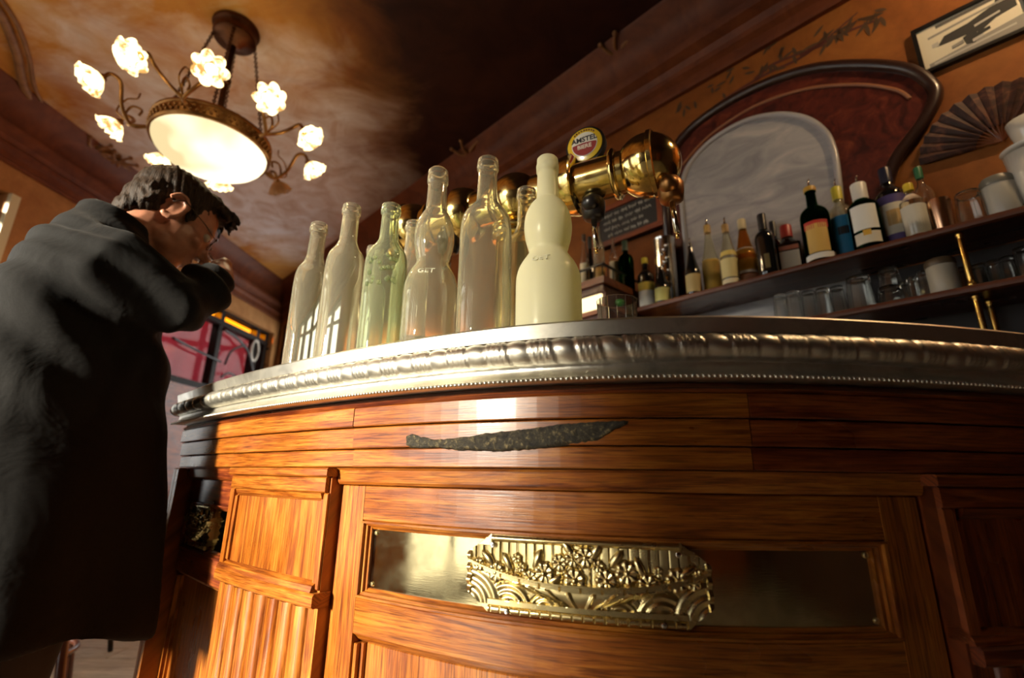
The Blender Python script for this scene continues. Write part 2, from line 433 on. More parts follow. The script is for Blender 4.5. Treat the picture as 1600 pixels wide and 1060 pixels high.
def ribbon(pts, w, name, mat, parent, d=WD - .0015):
    P = spl2(pts, 5); v = []; f = []
    for i, p in enumerate(P):
        a = P[max(i - 1, 0)]; b_ = P[min(i + 1, len(P) - 1)]; t = Vector((b_[0] - a[0], b_[1] - a[1])).normalized(); k = w * (1 - .75 * i / len(P)) / 2
        v += [WP(p[0] - t.y * k, p[1] + t.x * k, d), WP(p[0] + t.y * k, p[1] - t.x * k, d)]
        if i: f.append((2 * i - 2, 2 * i - 1, 2 * i + 1, 2 * i))
    return mk(name, v, f, mat, parent)
for pl in ([(1060, 215), (1120, 165), (1190, 120), (1260, 85), (1340, 20)], [(1180, 125), (1210, 100), (1290, 70)], [(1250, 88), (1300, 60), (1375, 30)]):
    tag(ribbon([wall(*p) for p in pl], .022, 'painted_branch', BRANCH, wl), 'dark painted branch')
def leafpoly(px, py, ang, L, Wd):
    w, z = wall(px, py); ca, sa = math.cos(ang), math.sin(ang); out = []
    for k in range(9):
        s = k / 8; q = Wd * math.sin(PI * s) ** .8 / 2; out.append((s * L, q))
    out += [(a, -b) for a, b in out[-2:0:-1]]
    return [WP(w + a * ca - b * sa, z + a * sa + b * ca, WD - .002) for a, b in out]
for (px, py, n, L) in ((1075, 165, 6, .055), (1090, 195, 5, .05), (1120, 140, 5, .045), (1205, 105, 6, .06), (1230, 80, 5, .05), (1300, 45, 6, .07), (1345, 30, 7, .075), (1290, 60, 5, .05), (1370, 20, 6, .06), (1150, 110, 5, .05), (1215, 65, 5, .05)):
    for k in range(n):
        P = leafpoly(px + random.uniform(-14, 14), py + random.uniform(-8, 8), random.uniform(2.6, 5.2) + .3 * k, L * random.uniform(.7, 1.1), .013)
        mk('painted_leaf', P, [tuple(range(len(P)))], LEAFP, wl)

# cornice along the bar wall and along the street front
def cornice(name, prof, P, a0, a1, mat):
    b = MB(); n = len(prof); v = [P(a0, z, d) for d, z in prof] + [P(a1, z, d) for d, z in prof]
    f = [(i, i + n, (i + 1) % n + n, (i + 1) % n) for i in range(n)] + [tuple(range(n)), tuple(range(2 * n - 1, n - 1, -1))]
    b.add(v, f); return b.build(name, mat, auto=.6)
prof = [(0, 2.66), (-.022, 2.66), (-.026, 2.675), (-.014, 2.685), (-.02, 2.72), (-.045, 2.735), (-.05, 2.755), (-.03, 2.77), (-.045, 2.80), (-.085, 2.82), (-.095, 2.85), (-.075, 2.862), (-.09, 2.93), (-.13, 2.99), (-.19, 3.02), (-.20, CZ), (0, CZ)]
struct(cornice('trim_1', [(WD + a, z) for a, z in prof], WP, -5.85, 1.9, CORN), 'moulded brown cornice above the bar wall', 'cornice')
struct(cornice('trim_2', [(-a, z) for a, z in prof], FP, -3.6, 5.45, CORN), 'moulded brown cornice above the street windows', 'cornice')

# ceiling mouldings that frame the painting
def cmould(name, pix, r, label):
    pts = [atz(px, py, CZ - r * .35) for px, py in pix]; P = spl(pts, 8); b = MB(); b.tube(P, r, 8)
    b.tube([p + Vector((0, 0, -.0)) for p in [q + Vector((.035, .03, .004)) for q in P]], r * .5, 6); o = b.build(name, MOULD, smooth=True)
    return struct(o, label, 'moulding')
c1 = cmould('trim_3', [(640, 330), (700, 290), (722, 252), (800, 205), (900, 150), (950, 110), (968, 80), (1000, 68), (1050, 45), (1090, 0), (1120, -80)], .018, 'curved ceiling moulding framing the painting over the bar')
c2 = cmould('trim_4', [(-60, -60), (0, 20), (25, 80), (40, 140), (75, 185), (115, 212), (160, 232), (185, 262), (215, 285)], .022, 'curved ceiling moulding by the street side')
c3 = cmould('trim_5', [(335, 385), (370, 392), (400, 415), (430, 445), (470, 455), (520, 470)], .022, 'curved ceiling moulding near the street window corner')
def acanthus(px, py, n, r, parent, m):
    c = atz(px, py, CZ - .012)
    b = MB()
    for k in range(n):
        a = 2 * PI * k / n + .4; q = c + Vector((math.cos(a), math.sin(a), 0)) * r
        pts = spl([c, c + (q - c) * .5 + Vector((0, 0, -.02)), q + Vector((-math.sin(a), math.cos(a), 0)) * r * .3], 4)
        b.tube(pts, [.014 * (1 - .6 * i / len(pts)) for i in range(len(pts))], 6); b.ball(pts[-1], .014, 8, 5)
    b.ball(c, (.03, .03, .022), 10, 6)
    o = b.build('scroll_ornament', m, parent, smooth=True)
for px, py, r, p in ((735, 238, .12, c1), (705, 290, .08, c1), (968, 78, .10, c1), (150, 232, .12, c2), (185, 250, .10, c2), (450, 458, .09, c3)): acanthus(px, py, 7, r, p, MOULD)

# street front: piers, sill walls, heads, three glazed openings
DARKJ = pm('dark_window_joinery', (.012, .007, .005), .5, 0, Specular_IOR_Level=.15)
wf = empty('wall_street', FP(0, 0)); WROOT[wf.name] = Matrix.Translation(-FP(0, 0)); struct(wf, 'tan painted street front wall with large windows')
OPEN = [(-2.90, -.45), (.15, 2.31), (3.55, 5.22)]; HEAD = 2.50; SILLS = [.06, .50, 1.665]
def fbox(name, t0, t1, z0, z1, d0, d1, mat, parent):
    b = MB(); b.box(FP((t0 + t1) / 2, (z0 + z1) / 2, (d0 + d1) / 2), (t1 - t0, abs(d1 - d0), z1 - z0), (FE, FN, Vector((0, 0, 1)))); return b.build(name, mat, parent)
edges = [-3.8] + [e for o in OPEN for e in o] + [5.7]
for i in range(0, len(edges), 2): fbox('pier', edges[i], edges[i + 1], 0, CZ, -.2, 0, WALLF, wf)
for (a, b_), SILL in zip(OPEN, SILLS):
    fbox('wall_head', a, b_, HEAD, CZ, -.2, 0, WALLF, wf); fbox('sill_wall', a, b_, 0, SILL, -.2, 0, OAKR, wf)
# a pale fluted strip on the pier beside the middle window
fbox('window_casing', 2.31, 2.36, .5, HEAD, 0, .025, pm('pale_casing_paint', (.62, .55, .36), .5), wf)
def window(name, k_, mulls, label, amber=False):
    (a, b_), SILL = OPEN[k_], SILLS[k_]
    w = root(name, FP((a + b_) / 2, SILL, -.1)); struct(w, label, 'window')
    for t in [a + .03] + mulls + [b_ - .03]: fbox('mullion', t - .03, t + .03, SILL, HEAD, -.14, -.06, DARKJ, w)
    fbox('rail', a, b_, SILL, SILL + .07, -.145, -.055, DARKJ, w); fbox('rail', a, b_, HEAD - .02, HEAD, -.145, -.055, DARKJ, w)
    fbox('transom_bar', a, b_, 2.345, 2.395, -.145, -.055, DARKJ, w)
    ts = [a + .03] + mulls + [b_ - .03]
    for k in range(len(ts) - 1):
        fbox('pane', ts[k] + .03, ts[k + 1] - .03, SILL + .07, 2.345, -.105, -.099, PANE, w)
        o = fbox('pane', ts[k] + .03, ts[k + 1] - .03, 2.395, HEAD - .02, -.105, -.099, AMBERP if amber else PANE, w)
        if amber: tag(o, 'amber glass transom pane')
    return w
window('window_2', 1, [.52, 1.62], 'tall clear street window behind the man')
window('window_3', 0, [-2.1, -1.28], 'tall clear street window with narrow lights')
w4 = root('added_window', WP((G0 + G1) / 2, GZ0)); struct(w4, 'added clear window lighting the far end of the bar wall', 'window')
for k in range(4): wslab('mullion', G0 + (G1 - G0 - .06) * k / 3, G0 + (G1 - G0 - .06) * k / 3 + .06, GZ0, GZ1, WD + .03, WD + .10, DARKJ, w4)
for z_ in (GZ0, 2.28, GZ1 - .05): wslab('rail', G0, G1, z_, z_ + .05, WD + .028, WD + .102, DARKJ, w4)
for k in range(3):
    for za, zb in ((GZ0 + .05, 2.28), (2.33, GZ1 - .05)): wslab('pane', G0 + (G1 - G0 - .06) * k / 3 + .06, G0 + (G1 - G0 - .06) * (k + 1) / 3, za, zb, WD + .062, WD + .068, PANE, w4)
w1 = window('window_1', 2, [4.405, 5.02], 'street window with amber transom panes and curved ironwork', True)
IRON = pm('wrought_iron', (.05, .045, .045), .25, .8)
def iron(pix, r, name='iron_scroll'):
    P = [FP(*fac(px, py, -.05), -.05) for px, py in pix]; b = MB(); b.tube(spl(P, 6) if len(P) > 2 else P, r, 6); return b.build(name, IRON, w1, smooth=True)
iron([(270, 528), (300, 544), (345, 566)], .012, 'iron_bar')
iron([(350, 515), (372, 530), (388, 552), (396, 590)], .016)
iron([(351, 570), (360, 551), (372, 543), (384, 540)], .012)
iron([(345, 590), (358, 583), (372, 592)], .012)
b = MB(); q = FP(*fac(398, 548, -.05), -.05); P = [q + FE * (.062 * math.cos(a)) + Vector((0, 0, .115 * math.sin(a))) for a in np.linspace(0, 2 * PI, 25)]; b.tube(P, .014, 6); b.build('iron_ring', pm('pale_iron', (.5, .45, .38), .4, .3), w1, smooth=True)
iron([(418, 545), (428, 552), (424, 566), (414, 572)], .02)
def clothmat(name, c0, c1):
    m = plaster(name, [(.3, c0), (.7, c1)], 3., .8); t = NT(m); tr = t.new('ShaderNodeBsdfTranslucent'); tr.inputs[0].default_value = tuple(c1) + (1,)
    mx = t.new('ShaderNodeMixShader'); mx.inputs[0].default_value = .45; t.link(t.b.outputs[0], mx.inputs[1]); t.link(tr.outputs[0], mx.inputs[2]); t.link(mx.outputs[0], t.n['Material Output'].inputs['Surface']); return m
# red awning and pale street outside that window
REDA = clothmat('red_awning_cloth', (.24, .03, .05), (.34, .05, .08))
b = MB(); n = 60; v = []; f = []
for k in range(n + 1):
    t = 3.3 + 2.0 * k / n; w = .02 * math.sin(k * .7)
    v += [FP(t, 2.425, -.27 + w * .2), FP(t, 1.35, -.30 + w), FP(t, 2.425, -.282 + w * .2), FP(t, 1.35, -.312 + w)]
    if k: i = 4 * k; f += [(i - 4, i, i + 1, i - 3), (i - 2, i - 1, i + 3, i + 2), (i - 4, i - 2, i + 2, i), (i - 3, i + 1, i + 3, i - 1)]
b.add(v, f); tag(b.build('awning', REDA), 'red cloth awning hanging outside the ironwork window', 'awning')
pv = slab('pavement', [(-14, -9), (-3.9, -9), (-3.2, 9), (-14, 9)], -.2, -.13, plaster('grey_pavement', [(.3, (.30, .29, .27)), (.7, (.42, .41, .38))], 2.)); struct(pv, 'grey street pavement outside', 'pavement')
# remaining walls (behind the camera)
wr = slab('wall_right', [(XR, YR - .1), (XR + .15, YR - .1), (XR + .15, .2), (XR, .2)], 0, CZ, DARKW); struct(wr, 'dark brown side wall')
wb = slab('wall_rear', [(-3.7, YR - .15), (XR + .15, YR - .15), (XR + .15, YR), (-3.7, YR)], 0, CZ, DARKW); struct(wb, 'dark brown rear wall')
d1 = root('door_1', (1.6, YR, 0)); struct(d1, 'brown panelled door in the rear wall', 'door')
b = MB(); b.box((1.6, YR + .02, 1.05), (.95, .04, 2.1)); b.build('door_leaf', OAKR, d1)
for zz, hh in ((.55, .7), (1.5, .85)):
    b = MB(); b.box((1.6, YR + .05, zz), (.6, .02, hh)); b.build('door_panel', OAKR, d1)
# ================================================================== THE COUNTER
ZT = 1.12
zt = root('zinc_countertop', (*CC(1.0, -.3), 1.04)); tag(zt, 'curved grey zinc countertop with a moulded rounded rim', 'countertop')
sweep('top_sheet', [(-.62, ZT - .02), (-.004, ZT - .02), (-.0045, ZT - .0205), (-.001, ZT - .003), (-.004, ZT), (-.012, ZT - .002), (-.62, ZT - .002)], 0, L_, ZINC, zt, .02, auto=.7)
arc = [(-.0115 + .0185 * math.cos(a), 1.0825 + .0165 * math.sin(a)) for a in np.linspace(-PI * .62, PI * .62, 15)]
def rollmod(u, pr):
    P = .058; ph = (u / P) % 1.0; out = []
    for k, (o, z) in enumerate(pr):
        s = k / (len(pr) - 1) - .5
        q = (ph + s * .35) % 1.0
        if q < .5: d = .0030 * math.sin(PI * q / .5) ** .7
        else:
            w = (q - .5) / .5; d = .0008 + .0026 * abs(math.sin(PI * w * 4)) ** .8
        d *= math.cos(s * PI * .95); r = Vector((o + .0115, z - 1.0825)); L = max(r.length, 1e-6)
        out.append((o + r.x / L * (d - .001), z + r.y / L * (d - .001)))
    return out
sweep('rim_roll', arc + [(-.04, 1.07), (-.04, 1.095)], 0, L_, ZINC, zt, .0026, smooth=False, auto=1.0, mod=rollmod)
cav = [(-.013, 1.068), (-.0145, 1.064), (-.013, 1.058), (-.008, 1.053), (-.001, 1.0505), (.001, 1.0485), (-.001, 1.046), (-.05, 1.046), (-.05, 1.068)]
sweep('rim_cove', cav, 0, L_, ZINC, zt, .02, auto=.9)
b = MB(); n = int(L_ / .0062)
for i in range(n):
    u = (i + .5) * L_ / n; x, y = CC(u, .0004); N = CN(u); T = Vector((-N.y, N.x, 0))
    b.ball((x, y, 1.0468), (.0029, .0024, .0024), 6, 4, (T, N, Vector((0, 0, 1))))
o = b.build('rim_beading', ZINC, zt, smooth=True); o['kind'] = 'stuff'

bc = root('bar_counter', (*CC(1.0, -.3), 0)); tag(bc, 'curved varnished oak bar counter with brass plaques, under the zinc top', 'bar counter')
sweep('body', [(-.55, .0), (-.075, .0), (-.075, 1.044), (-.55, 1.044)], .0, L_, OAKD, bc, .05)
sweep('apron', [(-.09, 1.033), (-.030, 1.033), (-.026, 1.037), (-.034, 1.0455), (-.09, 1.0455)], .002, L_, OAKR, bc, .03)
SE = [.0, .7578, 1.333, L_]
def kick(z0, z1, o, name='board', mats=(OAK, OAK, OAKR)):
    for k in range(3):
        sweep(name, rect(-.09, o - .0006 * ((k + int(z0 * 1000)) % 3), z0, z1, .0015), SE[k] + (.0006 if k else 0), SE[k + 1] - .0006, mats[k], bc, .03)
kick(1.0035, 1.0325, -.026); kick(.9715, 1.002, -.0295); kick(.9445, .9700, -.033)
PILS = [(.395, .7125), (1.5555, 1.86)]
BAYS = [(.055, .388), (.718, 1.550), (1.866, L_ - .012)]
def reed(name, u, hw, z0, z1, o0, h, mat):
    pr = [(-hw, -.004)] + [(hw * math.cos(a), h * math.sin(a)) for a in np.linspace(PI, 0, 7)] + [(hw, -.004)]
    n = len(pr); v = []; uv = []; r = random.random() * 4
    for z in (z0, z1):
        for a, d in pr:
            x, y = CC(u + a, o0 + d); v.append((x, y, z)); uv.append((z + r, a + r))
    f = [(i, i + n, (i + 1) % n + n, (i + 1) % n) for i in range(n)] + [tuple(range(n)), tuple(range(2 * n - 1, n - 1, -1))]
    m = MB(); m.add(v, f, uv); return m.build(name, mat, bc, auto=1.0)
def pilaster(u0, u1, mat):
    sweep('capital_board', rect(-.09, -.020, .930, .9432, .002), u0 - .006, u1 + .004, mat, bc)
    sweep('pilaster_body', rect(-.09, -.0335, .02, .930, .001), u0, u1, mat, bc, .02, 'z')
    w = .026
    sweep('pilaster_rail', rect(-.05, -.0255, .906, .9295), u0, u1 - .004, mat, bc)
    sweep('pilaster_moulding', [(-.05, .894), (-.0315, .894), (-.027, .898), (-.0245, .9055), (-.05, .9055)], u0 + w, u1 - .012, mat, bc)
    sweep('pilaster_stile', rect(-.05, -.0265, .770, .9058), u0, u0 + w * .6, mat, bc, .01, 'z')
    sweep('pilaster_stile', rect(-.05, -.0295, .782, .894), u0 + w * .6 + .0006, u0 + w, mat, bc, .01, 'z')
    sweep('pilaster_stile', rect(-.05, -.0295, .770, .9058), u1 - .016, u1 - .001, mat, bc, .01, 'z')
    sweep('pilaster_sill', [(-.05, .768), (-.022, .768), (-.0245, .776), (-.033, .782), (-.05, .782)], u0, u1 - .008, mat, bc)
    sweep('pilaster_trim', rect(-.05, -.0195, .748, .7675, .003), u0 + .004, u1 + .003, mat, bc)
    n = 7; s = (u1 - u0 - .05) / n
    for k in range(n): reed('reed', u0 + .028 + s * (k + .5), s * .46, .14, .746, -.0335, .009, mat)
    sweep('plinth', rect(-.06, -.015, .0, .13, .004), u0 - .003, u1 + .003, mat, bc)
pilaster(*PILS[0], OAK); pilaster(*PILS[1], OAKR)
sweep('corner_post', rect(-.09, -.024, .0, .943, .003), .0, .018, OAK, bc, .02, 'z')
sweep('corner_post', rect(-.09, -.030, .0, .943, .003), .0225, .0265, OAK, bc, .02, 'z')
sweep('corner_post', rect(-.09, -.022, .0, .943, .003), .031, .052, OAK, bc, .02, 'z')

# ---- cast brass plaque in low relief
def ornament(uc, hl, zc_, hh, o0, full=True):
    NS, NTT = (300, 110) if full else (110, 70)
    S = np.linspace(-1, 1, NS)[:, None] * np.ones((1, NTT)); T = np.ones((NS, 1)) * np.linspace(-1, 1, NTT)[None, :]
    A = np.abs(S)
    h = np.full_like(S, .0055)
    lim = np.where(T > .3, 1.0 - np.clip((T - .5) / .5, 0, 1) * .22, np.where(T < -.5, 1.0 - (-T - .5) / .5 * .18, 1.0))
    rim = -.14 + .50 * A ** 2.4; bot = -.72 + 1.02 * A ** 1.35
    # fluted fan behind the flowers
    fl = (S * 13) % 1.0; h = np.where(T > rim, .0055 + .0024 * (fl ** .6) - .0012 * (fl > .9), h)
    # bowl
    mid = (rim + bot) / 2; half = np.maximum((rim - bot) / 2, .02); q = np.clip(1 - ((T - mid) / half) ** 2, 0, 1)
    bowl = (T < rim) & (T > bot) & (A < .97)
    vv = np.clip((rim - T) / np.maximum(rim - bot, .02), 0, 1); ribs = np.ones_like(S)
    for sk_ in (.12, .34, .56, .76): ribs = np.minimum(ribs, np.abs(A - sk_ * (1 - .72 * vv ** 1.25)) / .017)
    h = np.where(bowl, .0058 + .0100 * np.sqrt(q) + .0034 * (1 - ribs ** 2) * (ribs < 1), h)
    h = np.where(bowl & (rim - T < .15), .0150 - .003 * (np.abs(((S * 6.0) % 1) - .5) > .46), h)
    h = np.where(np.abs(T - rim) < .028, .0170, h)
    # scale pattern below the bowl
    low = (T < bot) & (T > -.80)
    for cx, cy, r in ((.30, -.86, .24), (.62, -.86, .34), (1.0, -.86, .50)):
        dist = np.sqrt(((A - cx) * 1.0) ** 2 + ((T - cy) * .30) ** 2 / .30 * .30); dist = np.sqrt((A - cx) ** 2 + ((T - cy) * .32) ** 2)
        m = low & (dist < r * .62); h = np.where(m, .0058 + .0022 * (np.cos(dist / (r * .62) * 2 * PI * 3.5) * .5 + .5) + .001 * (1 - dist / r), h)
    rest = low & (np.abs(h - .0055) < 1e-6); h = np.where(rest, .0058 + .0018 * (np.sin((A * 1.1 + T * .25) * 42) > 0), h)
    # upper bar, lower bar and block row
    h = np.where((T > .80) & (A < .80), .0085 + .004 * np.sin(np.clip((T - .8) / .2, 0, 1) * PI), h)
    h = np.where((T > .70) & (A >= .77), .0100, h)
    h = np.where((T < -.66) & (T > -.80) & (A < .80), .0095, h)
    blk = (S * 11.5) % 1.0; h = np.where((T <= -.82) & (A < .80), .0072 + .003 * (blk > .16) * np.sin(np.clip((T + 1) / .18, 0, 1) * PI * .8 + .3), h)
    h = np.where(A > .965, .0095 + .002 * np.sin(T * 20), h)
    edge = (A > lim) ; h = np.where(edge, -.004, h); Sx = np.clip(S, -lim, lim)
    v = []; f = []
    for i in range(NS):
        for j in range(NTT):
            x, y = CC(uc + float(Sx[i, j]) * hl, o0 + float(h[i, j])); v.append((x, y, zc_ + float(T[i, j]) * hh))
    # border ring closes down to the plate
    for i in range(NS - 1):
        for j in range(NTT - 1):
            k = i * NTT + j; f.append((k, k + NTT, k + NTT + 1, k + 1))
    ring = [(i, 0) for i in range(NS)] + [(NS - 1, j) for j in range(1, NTT)] + [(i, NTT - 1) for i in range(NS - 2, -1, -1)] + [(0, j) for j in range(NTT - 2, 0, -1)]
    base = len(v)
    for i, j in ring:
        x, y = CC(uc + float(Sx[i, j]) * hl, o0 - .001); v.append((x, y, zc_ + float(T[i, j]) * hh))
    R = len(ring)
    for k in range(R):
        k2 = (k + 1) % R; f.append((ring[k][0] * NTT + ring[k][1], base + k, base + k2, ring[k2][0] * NTT + ring[k2][1]))
    orn = mk('brass_plaque', v, f, BRASSC, bc, smooth=True); orn['label'] = 'cast brass plaque with flowers in a boat shaped bowl'
    me = orn.data
    bm = bmesh.new(); bm.from_mesh(me); bmesh.ops.recalc_face_normals(bm, faces=bm.faces)
    for e in bm.edges:
        if len(e.link_faces) == 2 and e.calc_face_angle(0) > .9: e.smooth = False
    bm.to_mesh(me); bm.free()
    def at(s, t, d):
        x, y = CC(uc + s * hl, o0 + d); return Vector((x, y, zc_ + t * hh))
    FL = [(-.72, .02, .24), (-.88, .18, .16), (-.30, .10, .26), (-.17, .38, .2), (-.42, -.06, .2), (-.05, -.02, .27), (.04, .55, .24), (.20, .02, .26), (.36, .22, .27), (.52, -.02, .24), (.74, .10, .26), (.86, .04, .15), (-.54, .42, .12), (-.06, .50, .2), (.60, .28, .11), (-.50, .20, .12), (.14, .35, .14), (.90, .25, .12)]
    if not full: FL = FL[::2]
    for k, (s, t, r) in enumerate(FL):
        rr = r * hh * 1.25; c = at(s, t, .0080); N = CN(uc + s * hl); Tn = Vector((-N.y, N.x, 0)); Z = Vector((0, 0, 1)); b = MB(); n = 8 if r > .18 else 6
        M_ = n * 5; fv = [c + N * .0042]; ff = []
        for ri, (ro, hh_) in enumerate(((.32, .0036), (.62, .0052), (.86, .0044), (1.0, -.001))):
            for q in range(M_):
                a = 2 * PI * q / M_; w = abs(math.cos(a * n / 2)) ** .6; r_ = rr * ro * (.80 + .20 * w); hz = hh_ * (.45 + .55 * w) if ri < 3 else hh_
                fv.append(c + (Tn * math.cos(a + k) + Z * math.sin(a + k)) * r_ + N * hz)
        for q in range(M_):
            q2 = (q + 1) % M_; ff.append((0, 1 + q, 1 + q2))
            for ri in range(3): i0, i1 = 1 + ri * M_, 1 + (ri + 1) * M_; ff.append((i0 + q, i1 + q, i1 + q2, i0 + q2))
        b.add(fv, ff); b.ball(c + N * .0042, (rr * .26, rr * .26, .0040), 8, 5, (Tn, Z, N)); b.build('flower', BRASSC, orn, smooth=True)
    LV = [(-.62, .30, 2.2), (-.36, .42, 1.2), (-.22, -.05, 3.6), (.12, .70, 1.0), (-.10, .75, 2.3), (.28, .55, .9), (.46, .35, 2.0), (.64, -.02, -.4), (.82, .3, .5), (-.58, -.06, 3.4), (.40, -.15, -.3), (-.80, .36, 2.4)]
    for s, t, a in (LV if full else LV[::2]):
        c = at(s, t, .0068); N = CN(uc + s * hl); Tn = Vector((-N.y, N.x, 0)); d = Tn * math.cos(a) + Vector((0, 0, 1)) * math.sin(a); b = MB()
        b.ball(c + N * .002, (hh * .30, hh * .12, .0044), 8, 4, (d, N.cross(d), N)); b.build('leaf', BRASSC, orn, smooth=True)
    if full:
        for s, t in ((-.62, -.91), (.62, -.91), (-.76, .72), (.76, .72)):
            c = at(s, t, .0105); N = CN(uc + s * hl); b = MB(); Tn = Vector((-N.y, N.x, 0)); b.lathe([(.0035, 0), (.0035, .0012), (.0028, .0018), (0, .002)], 10, c, (Tn, Vector((0, 0, 1)), N)); b.build('screw', STEEL, orn)
    return orn
def bay(u0, u1, mat, matp, orn=None, small=False):
    sweep('cornice_board', [(-.09, .919), (-.046, .919), (-.043, .923), (-.040, .940), (-.036, .9432), (-.09, .9432)], u0 - .003, u1 + .003, mat, bc)
    a, c = u0 + .052, u1 - .052
    if small: a, c = u0 + .004, u1 - .004
    if not small:
        sweep('stile', rect(-.09, -.052, .115, .9185), u0, a, mat, bc, .02, 'z'); sweep('stile', rect(-.09, -.052, .115, .9185), c, u1, mat, bc, .02, 'z')
    sweep('top_rail', rect(-.09, -.0525, .868, .9185), a, c, mat, bc)
    sweep('middle_rail', rect(-.09, -.0525, .719, .7665), a, c, mat, bc)
    sweep('bottom_rail', rect(-.09, -.0525, .115, .18), a, c, mat, bc)
    sweep('plinth', rect(-.09, -.035, .0, .113, .004), u0, u1, mat, bc)
    g = .013
    def mould(nm, z0, z1, dn):
        zs = [z0 + (z1 - z0) * k for k in (0, .25, .3, .6, .66, 1)]; os_ = [-.0500, -.0500, -.054, -.056, -.0595, -.0625]
        if dn: zs = [z1 - (z - z0) for z in zs]
        pr = list(zip(os_, zs)) + [(-.08, zs[-1]), (-.08, zs[0])]
        sweep(nm, pr, a, c, mat, bc)
    mould('frame_moulding', .8565, .868, True); mould('frame_moulding', .7665, .778, False)
    for k, (s0, s1) in enumerate(((a, a + g), (c - g, c))):
        for j in range(3):
            w0 = s0 + (s1 - s0) * j / 3; w1 = s0 + (s1 - s0) * (j + 1) / 3; dep = (-.0505, -.0555, -.060)[j if k == 0 else 2 - j]
            sweep('frame_moulding', rect(-.08, dep, .7665 + .003 * (j if k == 0 else 2 - j), .868 - .003 * (j if k == 0 else 2 - j), .001), w0, w1, mat, bc, .01, 'z')
    mp = sweep('mirror_plate', rect(-.075, -.0645, .777, .858, .0004), a + g * .8, c - g * .8, MIRROR, bc, .008, smooth=False, auto=.5)
    mp['label'] = 'polished brass mirror plate'
    for u in (a + g + .006, c - g - .006):
        for z in (.7835, .8515):
            x, y = CC(u, -.0645); N = CN(u); b = MB(); b.lathe([(.0034, 0), (.0034, .0012), (.0026, .002), (0, .0022)], 10, (x, y, z), (Vector((-N.y, N.x, 0)), Vector((0, 0, 1)), N)); b.build('screw', BRASSC, mp)
    # panel below: mouldings and upright boards
    sweep('panel_moulding', [(-.08, .708), (-.068, .708), (-.062, .712), (-.056, .7185), (-.08, .7185)], a, c, matp, bc)
    for k, (s0, s1) in enumerate(((a, a + .007), (a + .0075, a + .013), (c - .013, c - .0075), (c - .007, c))):
        sweep('panel_moulding', rect(-.08, -.056 if k in (0, 3) else -.063, .18, .7075, .001), s0, s1, matp, bc, .01, 'z')
    n = max(2, int(round((c - a - .026) / .098))); s = (c - a - .026) / n
    for k in range(n):
        sweep('panel_board', rect(-.09, -.069, .18, .7075, .0012), a + .013 + s * k + .0003, a + .013 + s * (k + 1) - .0003, matp, bc, .02, 'z')
    if not small: sweep('raised_field', rect(-.075, -.0655, .25, .672, .004), a + .062, c - .062, matp, bc, .03, 'z')
bay(*BAYS[1], OAK, OAK); bay(*BAYS[0], OAKR, OAK, small=True); bay(*BAYS[2], OAKR, OAKR, small=True)
ornament(1.1225, .157, .8195, .0445, -.0640, True)
ornament(.150, .088, .8195, .0445, -.0640, False)

# black filler patch on the damaged second board
def tarmat():
    m, t = newmat('black_filler'); g = t.new('ShaderNodeTexCoord').outputs['Object']; f = t.noise(g, 130, 5, .7)
    t.link(t.ramp(f, [(.35, (.012, .010, .008)), (.55, (.045, .036, .02)), (.68, (.22, .17, .08))]), t.b.inputs['Base Color']); sset(t.b, Roughness=.5, Specular_IOR_Level=.3); t.bump(f, .9, .004); return m
TAR = tarmat()
top = [(632, 686), (640, 677), (655, 681), (680, 687), (720, 683), (760, 676), (830, 668), (880, 661), (940, 657), (984, 658)]
bot = [(632, 697), (645, 701), (680, 700), (720, 704), (780, 706), (830, 702), (880, 697), (935, 690), (955, 676), (984, 661)]
NU, NV = 70, 9; v = []; f = []
def lerp(L, s):
    xs = [p[0] for p in L]; return np.interp(632 + s * 352, xs, [p[1] for p in L])
for i in range(NU + 1):
    s = i / NU; px = 632 + s * 352; yt, yb = lerp(top, s) + random.uniform(-1, 1), lerp(bot, s) + random.uniform(-1, 1)
    for j in range(NV + 1):
        u, z = uz(px, yt + (yb - yt) * j / NV, -.0285); e = min(j, NV - j, i, NU - i)
        x, y = CC(u, -.031 + (.0035 + random.uniform(-.0012, .0012) if e else 0)); v.append((x, y, z))
for i in range(NU):
    for j in range(NV): f.append((i * (NV + 1) + j, i * (NV + 1) + j + 1, (i + 1) * (NV + 1) + j + 1, (i + 1) * (NV + 1) + j))
tag(mk('filler_patch', v, f, TAR, bc, smooth=True), 'black filler patch in a split board')
